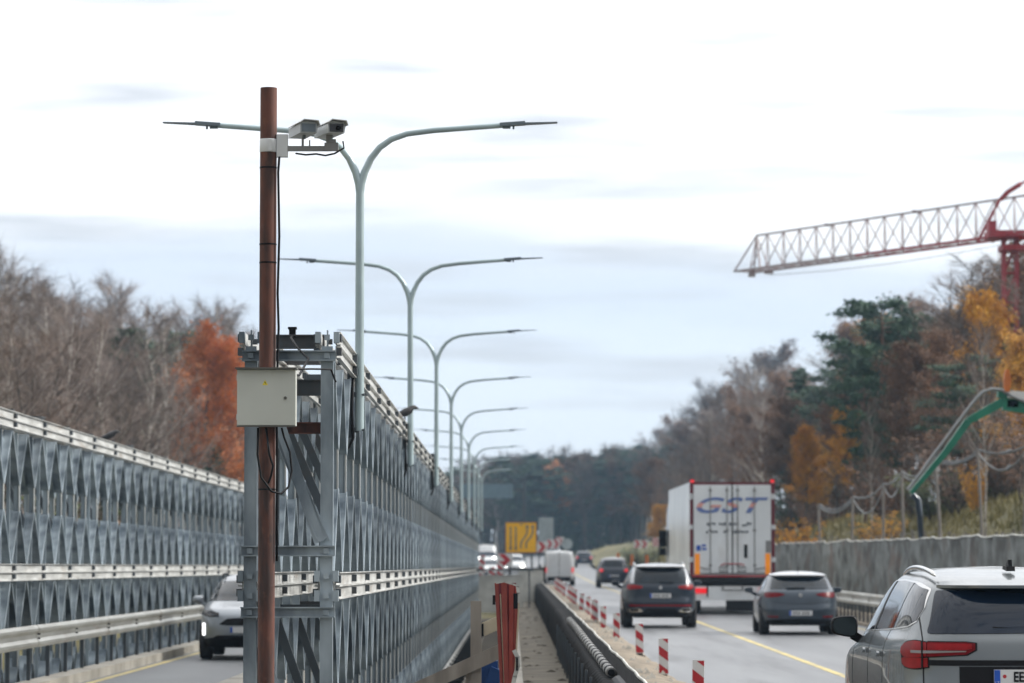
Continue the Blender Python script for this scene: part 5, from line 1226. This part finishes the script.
# pale site containers / concrete block end at the far end of the walkway
x, z = W(497, 580, 112)
r = empty('wrapped_barrier', (-.42, 112, 0), label='pale sheet wrapped block closing the walkway below the yellow sign', cat='barrier')
b = MB(); b.box((.05,0,.48),(1.5,.5,1.25)); b.box((.3,-.28,.50),(.5,.05,1.1),Matrix.Rotation(.15,3,'Y')); b.build('block', 'hem', r)
b = MB(); b.box((.2,-.1,1.28),(1.9,.7,.06)); b.box((1.0,-.2,.6),(.05,.05,1.35)); b.build('frame', 'galvd', r)
r = empty('white_cabin', (.72, 125, 0), label='pale grey upright site panel right of the wrapped block at the walkway end', cat='site panel')
b = MB(); b.box((0,0,.62),(.95,.4,1.24)); b.build('panel', 'hem', r); b = MB(); b.box((.5,-.22,.6),(.06,.05,1.5)); b.box((0,-.22,1.26),(1.1,.05,.06)); b.build('frame', 'dirt', r)
for i,(x,Y,m,lab) in enumerate(((-1.0,150,'conc','rough concrete block at the end of the girder, nearer'),(-1.1,176,'hem','white plastic road barrier block beyond the girder end'))):
    r = empty('barrier_block', (x,Y,-.02), label=lab, cat='barrier block')
    b = MB(); b.extrude([(-.35,0),(.35,0),(.22,.35),(.12,.9),(-.12,.9),(-.22,.35)], 'y', -1.2, 1.2); b.build('block', m, r)

# ================================================================ TREES
def leafy(b, c, rad, n, s, mi, flat=.7):
    for _ in range(n):
        u = Vector((rnd.gauss(0,.5), rnd.gauss(0,.5), rnd.gauss(0,.5)*flat))*rad
        p = c+u; a = Vector((rnd.uniform(-1,1),rnd.uniform(-1,1),rnd.uniform(-1,1))).normalized()*s*rnd.uniform(.6,1.3); d = a.orthogonal().normalized()*s*rnd.uniform(.35,.7)
        b.add([p-a, p+d, p+a, p-d], [(0,1,2,3)], mi)
def bare_tree(h, kind, seed, lean=0):
    """returns trunk MB and crown MB"""
    global rnd
    rnd = random.Random(seed); T, C = MB(), MB()
    tp = [Vector((0,0,0))]
    for i in range(1, 9): tp.append(Vector((lean*i/8*h+rnd.gauss(0,.012*h)*(i/8), rnd.gauss(0,.012*h), h*i/8*.97)))
    rad0 = h*.011 if kind != 'birch' else h*.0105
    T.tube(tp, [rad0*(1-.88*i/8) for i in range(9)], 6)
    nb = 30 if kind != 'birch' else 26
    tw = {'birch':1, 'twig':1}.get(kind, 1)
    for i in range(nb):
        t = .28+.70*(i/nb)+rnd.uniform(-.02,.02); k = min(7, int(t*8)); f = t*8-k; p = tp[k].lerp(tp[k+1], f)
        az = rnd.uniform(0, 2*math.pi); L = h*(.30*(1-t)**.7+.06)*rnd.uniform(.7,1.2); elv = R(rnd.uniform(32,62))
        d = Vector((math.cos(az)*math.cos(elv), math.sin(az)*math.cos(elv), math.sin(elv)))
        pts = [p]; q = p.copy(); dd = d.copy()
        for j in range(4):
            q = q+dd*L/4; dd = (dd+Vector((rnd.gauss(0,.13),rnd.gauss(0,.13),.06+rnd.gauss(0,.08)))).normalized(); pts.append(q.copy())
        T.tube(pts, [rad0*.42*(1-t*.6)*(1-.2*j) for j in range(5)], 4, cap=False)
        for j in range(7):
            tt = .25+.75*j/7; kk = min(3, int(tt*4)); s0 = pts[kk].lerp(pts[kk+1], tt*4-kk)
            d2 = (dd+Vector((rnd.gauss(0,.6),rnd.gauss(0,.6),rnd.gauss(.1,.35)))).normalized(); L2 = L*.42*rnd.uniform(.5,1.2)
            e = s0+d2*L2; C.bar(s0, e, rad0*.16, rad0*.12, (0,0,1), mi=0, w2=(.012,.012))
            for m_ in range(13):
                s1 = s0.lerp(e, rnd.random()); droop = -.35 if kind == 'birch' else .18
                d3 = (d2+Vector((rnd.gauss(0,.6),rnd.gauss(0,.6),rnd.gauss(droop,.45)))).normalized(); L3 = h*rnd.uniform(.03,.075)
                sd_ = d3.orthogonal().normalized()*rnd.uniform(.004,.009)*(h/13)
                C.add([s1-sd_, s1+sd_, s1+d3*L3], [(0,1,2)], 0)
                if kind in ('orange','yellow','brown','sparse'):
                    dens = {'orange':6,'yellow':6,'brown':3,'sparse':1}[kind]
                    for _ in range(dens):
                        c = s1+d3*L3*rnd.random()+Vector((rnd.gauss(0,.12),rnd.gauss(0,.12),rnd.gauss(0,.12))); a = Vector((rnd.uniform(-1,1),rnd.uniform(-1,1),rnd.uniform(-1,1))).normalized()*rnd.uniform(.04,.085); dq = a.orthogonal()*.6
                        C.add([c-a, c+dq, c+a, c-dq], [(0,1,2,3)], 1)
    return T, C
def pine_tree(h, seed):
    global rnd
    rnd = random.Random(seed); T, C = MB(), MB()
    tp = [Vector((0,0,0))]+[Vector((rnd.gauss(0,.01*h),rnd.gauss(0,.01*h),h*i/6*.97)) for i in range(1,7)]
    T.tube(tp, [h*.013*(1-.8*i/6) for i in range(7)], 7)
    for i in range(34):
        t = .30+.68*i/34; k = min(5, int(t*6)); p = tp[k].lerp(tp[k+1], t*6-k); az = rnd.uniform(0,2*math.pi); L = h*(.05+.20*math.sin(math.pi*min(1,(1.02-t)/.75))**.8)*rnd.uniform(.55,1.15)
        d = Vector((math.cos(az), math.sin(az), rnd.uniform(.0,.45))).normalized(); e = p+d*L
        T.tube([p, p+d*L*.5+Vector((0,0,.03*L)), e], [h*.0035,h*.0025,.01], 4, cap=False)
        for j in range(5):
            c = p.lerp(e, .35+.15*j)+Vector((rnd.gauss(0,.12),rnd.gauss(0,.12),rnd.gauss(.1,.1)))*h*.05
            leafy(C, c, h*.045*rnd.uniform(.7,1.3), 70, .11*h/12, 0, .45)
    return T, C
def spruce_tree(h, seed):
    global rnd
    rnd = random.Random(seed); T, C = MB(), MB(); T.tube([(0,0,0),(0,0,h)], [h*.013,.02], 6)
    n = 95
    for i in range(n):
        t = .10+.88*i/n; az = i*2.4+rnd.uniform(-.3,.3); L = h*.21*(1-t)**.85*rnd.uniform(.75,1.2)+.1; p = Vector((0,0,h*t))
        d = Vector((math.cos(az),math.sin(az),-.25+.3*t)).normalized()
        for j in range(5):
            leafy(C, p+d*L*(.25+.18*j), L*.13+.10, 26, .10*h/11, 0, .5)
    return T, C
def shrub(h, seed, mi_kind):
    global rnd
    rnd = random.Random(seed); T, C = MB(), MB()
    for i in range(16):
        az = rnd.uniform(0,2*math.pi); d = Vector((math.cos(az)*rnd.uniform(.1,.7),math.sin(az)*rnd.uniform(.1,.7),1)).normalized(); L = h*rnd.uniform(.6,1.05)
        T.tube([(0,0,0), d*L*.5, d*L+Vector((rnd.gauss(0,.1),rnd.gauss(0,.1),0))*h], [.02,.014,.006], 4, cap=False)
        for j in range(60):
            s1 = d*L*rnd.uniform(.2,1); d3 = (d+Vector((rnd.gauss(0,.7),rnd.gauss(0,.7),rnd.gauss(0,.5)))).normalized(); L3 = h*rnd.uniform(.06,.17); sd_ = d3.orthogonal().normalized()*.011
            C.add([s1-sd_, s1+sd_, s1+d3*L3], [(0,1,2)], 0)
        for j in range(5): leafy(C, d*L*(.35+.16*j), h*.10, {'y':26,'g':34,'b':9}[mi_kind], .06, 1)
    return T, C
PROT = {}
def proto(key, tc, tm, cm):
    T, C = tc; PROT[key] = (T.mesh('trunk', tm, smooth=True), C.mesh('crown', cm))
for i in range(4): proto('bare%d' % i, bare_tree(12, 'twig', 10+i, [0,.05,-.04,.02][i]), 'bark', ['twig','bleaf'])
for i in range(3): proto('birch%d' % i, bare_tree(12, 'birch', 20+i, [.02,-.03,.05][i]), 'birch', ['twigp','bleaf'])
for i in range(2): proto('brown%d' % i, bare_tree(11, 'brown', 30+i), 'bark', ['twig','bleaf'])
for i in range(2): proto('orange%d' % i, bare_tree(11, 'orange', 40+i), 'bark', ['twig','oleaf'])
for i in range(2): proto('yellow%d' % i, bare_tree(10, 'yellow', 50+i), 'bark', ['twig','yleaf'])
for i in range(3): proto('pine%d' % i, pine_tree(12, 60+i), 'pbark', ['needle'])
for i in range(2): proto('spruce%d' % i, spruce_tree(11, 70+i), 'pbark', ['needle'])
for i, k in enumerate('ygb'): proto('shrub%s' % k, shrub(2.5, 80+i, k), 'bark', ['twig', {'y':'yleaf','g':'gleaf','b':'bleaf'}[k]])
PH = {'bare':12,'birch':12,'brown':11,'orange':11,'yellow':10,'pine':12,'spruce':11,'shruby':2.5,'shrubg':2.5,'shrubb':2.5}
NM = {'bare':('bare_tree','tree'),'birch':('birch_tree','tree'),'brown':('brown_leaved_tree','tree'),'orange':('orange_leaved_tree','tree'),'yellow':('yellow_leaved_tree','tree'),'pine':('pine_tree','tree'),'spruce':('spruce_tree','tree'),'shruby':('yellow_shrub','shrub'),'shrubg':('green_shrub','shrub'),'shrubb':('brown_shrub','shrub')}
DESC = {'bare':'leafless brown tree','birch':'bare birch with pale trunk','brown':'tree with sparse brown leaves','orange':'rust orange leaved tree','yellow':'golden yellow leaved tree','pine':'dark green pine','spruce':'dark pointed spruce','shruby':'yellow leaved shrub','shrubg':'green leaved shrub','shrubb':'brown scrub bush'}
tr = random.Random(99)
def plant(kind, X, Y, h, where, lab=None, wide=1.0):
    base = kind.rstrip('0123456789'); ks = [k for k in PROT if k.rstrip('0123456789') == base]
    key = kind if kind in PROT and kind[-1].isdigit() else tr.choice(ks); sc_ = h/PH[base]; nm, cat = NM[base]
    o = empty(nm, (X, Y, ground_h(X, Y)-.15), tr.uniform(0, 6.28), cat=cat)
    if lab: o['label'] = lab
    else: o['label'] = DESC[base]+' in the mixed wood on the '+where; o['group'] = DESC[base]+' trees on the '+where
    o.scale = (sc_*wide, sc_*wide, sc_)
    for n_, me in zip(('trunk','crown'), PROT[key]):
        c = bpy.data.objects.new(n_, me); col.objects.link(c); c.parent = o
    return o
def lerp_tab(tab, x):
    for (a, b_), (c, d) in zip(tab, tab[1:]):
        if a <= x <= c: return b_+(d-b_)*(x-a)/(c-a)
    return tab[0][1] if x < tab[0][0] else tab[-1][1]
RT = [(640,455),(655,425),(690,392),(720,365),(745,348),(775,340),(800,372),(830,350),(850,318),(880,290),(905,295),(930,300),(960,285),(985,262),(1010,262),(1060,245),(1150,240)]
LT = [(-80,235),(0,240),(40,250),(90,258),(120,275),(150,312),(175,305),(195,275),(225,275),(250,310),(262,345)]
def topz(tab, px, Y, f=1.0): return W(px, lerp_tab(tab, px), Y)[1]
def by_px(kind, px, X, top=None, f=1.0, where='right bank', lab=None, wide=1.0, tab=RT):
    Y = F*X/(px-512); z = W(px, top, Y)[1] if top else W(px, lerp_tab(tab, px), Y)[1]
    h = (z-ground_h(X, Y))*f; return plant(kind, X, Y, max(h, 2.0), where, lab, wide)
# --- named right-hand trees
by_px('pine0', 884, 19, 288, lab='tallest dark green pine rising above the right bank', wide=1.15)
by_px('pine1', 905, 21, 298, lab='second tall pine just right of the tallest one', wide=1.0)
by_px('pine2', 868, 20, 330, lab='broad pine left of and below the tallest pine', wide=1.3)
by_px('spruce0', 800, 18, 362, lab='dark pointed spruce standing left of the pines on the right bank', wide=1.25)
by_px('spruce1', 818, 18.5, 385, lab='dark spruce between the pointed spruce and the pines', wide=1.5)
by_px('pine1', 842, 19, 372, lab='low dark pine filling the gap below the broad pine', wide=1.4)
by_px('yellow0', 988, 19, 292, lab='golden tree high on the right bank behind the green boom', wide=.75)
by_px('yellow1', 1008, 20, 350, lab='golden tree at the right edge behind the knuckle of the boom', wide=.7)
by_px('yellow0', 806, 15.2, 425, lab='yellow tree in front of the dark spruce', wide=.9)
by_px('yellow1', 822, 16.5, 455, lab='small golden tree low in front of the spruces', wide=.9)
by_px('birch0', 812+60, 15.2, 395, lab='pale birch trunk in front of the pines', wide=.7)
by_px('yellow0', 846, 17, 408, lab='golden brown tree below the low pine', wide=.9)
by_px('yellow1', 690, 15, 500, lab='small yellow tree beyond the left side of the lorry', wide=1.3)
by_px('brown0', 945, 17, 330, lab='brown tree between the pines and the golden tree', wide=1.0)
by_px('yellow1', 660, 14, 505, lab='small yellow tree behind the lorry cab', wide=1.5)
by_px('shruby', 800, 13.4, 515, lab='yellow shrub right beside the lorry', wide=1.0)
by_px('shruby', 878, 14.4, 510, lab='bright yellow shrub low on the grassy bank', wide=1.2)
by_px('shruby', 975, 16.0, 470, lab='yellow orange shrub below the green boom', wide=.6)
by_px('shrubg', 640, 10.5, 541, lab='low green shrub on the embankment beyond the minivan', wide=2.0)
by_px('birch2', 985, 15.0, 320, lab='slim pale birch just left of the knuckle of the boom', wide=.6)
by_px('birch1', 620, 17, 470, lab='lone pale birch at the far end of the right wood', wide=.7)
for px in (958,972,985,996,1006,1016,1030,1045): by_px(tr.choice(['bare','bare','birch','brown']), px, tr.uniform(20,24), f=1.03, wide=1.3)
# --- rows
kinds_r = ['bare']*8+['birch']*3+['brown']*6+['yellow']*1+['pine']*2
for row, (X0, nrow, f0) in enumerate(((17.5, 30, .80), (23, 30, .92), (31, 26, .96), (42, 20, 1.0))):
    for i in range(nrow):
        px = 652+(1075-652)*((i+tr.uniform(.1,.9))/nrow)
        X = X0+tr.uniform(-1.5, 1.5); f = f0*tr.uniform(.84, 1.0)
        k = tr.choice(kinds_r)
        if px < 790: k = tr.choice(['bare']*6+['birch']*3+['brown']*4)
        by_px(k, px, X, f=f, wide=tr.uniform(.9,1.4))
for i in range(30):
    px = 655+(1060-655)*(i+tr.random())/30; X = tr.uniform(16.0, 19)
    Y = F*X/(px-512); plant(tr.choice(['shrubb','shrubb','shrubb','shrubb','shrubg']), X, Y, tr.uniform(1.8, 3.6), 'right bank', None, tr.uniform(1,1.8))
# --- left wood
kinds_l = ['bare']*9+['birch']*4
by_px('orange0', 208, -15, 332, where='left', lab='tall rust orange tree showing above the left girder', wide=1.0, tab=LT)
by_px('orange1', 222, -16, 345, where='left', lab='second rust orange tree partly behind the rusty pole', wide=1.1, tab=LT)
by_px('orange1', 196, -16, 375, where='left', lab='lower rust orange tree left of the tall orange one', wide=1.0, tab=LT)
by_px('spruce0', 214, -14.5, 440, where='left', lab='small dark spruce at the foot of the orange trees', wide=1.3, tab=LT)
by_px('pine1', 140, -20, 320, where='left', lab='dark pine top in the left wood', wide=1.0, tab=LT)
by_px('pine0', 176, -20, 318, where='left', lab='pine behind and left of the orange trees', wide=.8, tab=LT)
for px in (18, 66, 100, 152, 170): by_px('birch', px, -14.0-tr.random(), 300, where='left', lab='pale birch trunk in front of the left wood, '+{18:'leftmost',66:'second from the left',100:'middle one',152:'second from the right',170:'nearest the orange trees'}[px], wide=.8, tab=LT)
for row, (X0, nrow, f0) in enumerate(((-15.5, 16, .80), (-20, 16, .90), (-27, 15, .96), (-36, 13, 1.0), (-46, 8, 1.0))):
    for i in range(nrow):
        px = -50+(252+50)*((i+tr.uniform(.1,.9))/nrow); X = X0+tr.uniform(-1.5,1.5)
        by_px(tr.choice(kinds_l), px, X, f=f0*tr.uniform(.84,1.0), where='left side', wide=tr.uniform(.95,1.4), tab=LT)
for i in range(22):
    px = -30+275*(i+tr.random())/22; X = tr.uniform(-14.5,-12.5); Y = F*X/(px-512); plant(tr.choice(['shrubb','shrubb','shrubg']), X, Y, tr.uniform(2.4,4.2), 'left side', None, tr.uniform(1,1.8))
# --- distant mixed wood beyond the road: merged into one mass
import numpy as np
def far_wood():
    keys = ['bare0','bare1','bare2','birch0','pine0','pine1','pine2','spruce0','spruce1','brown0']
    mats_ = ['twig','bleaf','twigp','needle','bark','yleaf','oleaf','birch']; idx = {M[m].name: i for i, m in enumerate(mats_)}
    V, Fv, Fl, Mi = [], [], [], []; base = 0
    data = {}
    for k in set(keys+['yellow0','orange0','orange1']):
        out_ = []
        for me in PROT[k]:
            nv = len(me.vertices); co = np.empty(nv*3, 'f'); me.vertices.foreach_get('co', co)
            li = np.empty(len(me.loops), 'i'); me.loops.foreach_get('vertex_index', li)
            lt = np.empty(len(me.polygons), 'i'); me.polygons.foreach_get('loop_total', lt)
            mi = np.empty(len(me.polygons), 'i'); me.polygons.foreach_get('material_index', mi)
            mm = np.array([idx.get(m.name, 4) for m in me.materials]); out_.append((co.reshape(-1,3), li, lt, mm[mi]))
        data[k] = out_
    r = random.Random(5)
    for i in range(150):
        row = i % 3; Y = 500+row*22+r.uniform(-8,8); px = 462+(690-462)*r.random()
        X = (px-512)/F*Y
        if row == 0 and abs(X-2) < 9 and False: continue
        topy = lerp_tab([(460,462),(500,452),(540,448),(580,445),(620,447),(660,440),(700,420)], px)+r.uniform(-2,16)
        zt_ = W(px, topy, Y)[1]; zg = ground_h(X, Y); h = zt_-zg
        k = r.choice(['pine0','pine1','pine2','spruce0','spruce1','pine2','bare0','bare2','birch0','bare1','brown0']) 
        if r.random() < .07: k = r.choice(['yellow0','orange0'])
        s = h/12; a = r.uniform(0,6.28); ca, sa = math.cos(a), math.sin(a); wd = s*r.uniform(1.0,1.5)
        for co, li, lt, mi in data[k]:
            c = np.empty_like(co); c[:,0] = (co[:,0]*ca-co[:,1]*sa)*wd+X; c[:,1] = (co[:,0]*sa+co[:,1]*ca)*wd+Y; c[:,2] = co[:,2]*s+zg-.2
            V.append(c); Fv.append(li+base); Fl.append(lt); Mi.append(mi); base += len(c)
    V = np.concatenate(V); Fv = np.concatenate(Fv); Fl = np.concatenate(Fl); Mi = np.concatenate(Mi)
    me = bpy.data.meshes.new('far_wood'); me.vertices.add(len(V)); me.vertices.foreach_set('co', V.ravel().astype('f'))
    me.loops.add(len(Fv)); me.loops.foreach_set('vertex_index', Fv.astype('i')); me.polygons.add(len(Fl))
    st = np.concatenate(([0], np.cumsum(Fl)[:-1])).astype('i'); me.polygons.foreach_set('loop_start', st); me.polygons.foreach_set('loop_total', Fl.astype('i'))
    for m in mats_: me.materials.append(M[m])
    me.polygons.foreach_set('material_index', Mi.astype('i')); me.update(calc_edges=True)
    o = bpy.data.objects.new('far_wood', me); col.objects.link(o)
    tag(o, 'distant blue hazed mixed wood closing the view beyond the road', 'wood', kind='stuff')
far_wood()
# rough grass tufts on the bank
b = MB(); gr = random.Random(8)
for i in range(14000):
    Y = 60+gr.random()**1.4*260; X = 11.0-3.0*sm((Y-150)/170)+gr.random()*6; z = ground_h(X, Y)
    for k in range(3):
        a = gr.uniform(0,6.28); h = gr.uniform(.12,.42); p = Vector((X+gr.gauss(0,.12), Y+gr.gauss(0,.12), z-.03)); dd = Vector((math.cos(a),math.sin(a),0))*.03
        b.add([p-dd, p+dd, p+Vector((gr.gauss(0,.1),gr.gauss(0,.1),h))], [(0,1,2)], 0)
M['tuft'] = mat('dry_grass_blades', (0.25,0.205,0.075), 0.9, c2=(0.12,0.115,0.04), scale=.15, detail=6)
tag(b.build('bank_grass', 'tuft'), 'rough autumn grass covering the right bank', 'grass', kind='stuff')

# ================================================================ AIR
hz = MB(); hz.box((0, 480, 35), (1100, 1200, 90)); ho = hz.build('haze', 'white'); ho.data.materials.clear()
hm = bpy.data.materials.new('haze_air'); hm.use_nodes = True; t = hm.node_tree; t.nodes.clear()
oo = t.nodes.new('ShaderNodeOutputMaterial'); pv = t.nodes.new('ShaderNodeVolumePrincipled'); pv.inputs['Color'].default_value = (.50,.74,1,1); pv.inputs['Density'].default_value = 0.00024; pv.inputs['Anisotropy'].default_value = .2
t.links.new(pv.outputs[0], oo.inputs['Volume']); ho.data.materials.append(hm); tag(ho, 'thin pale autumn haze filling the air', 'haze', kind='stuff')
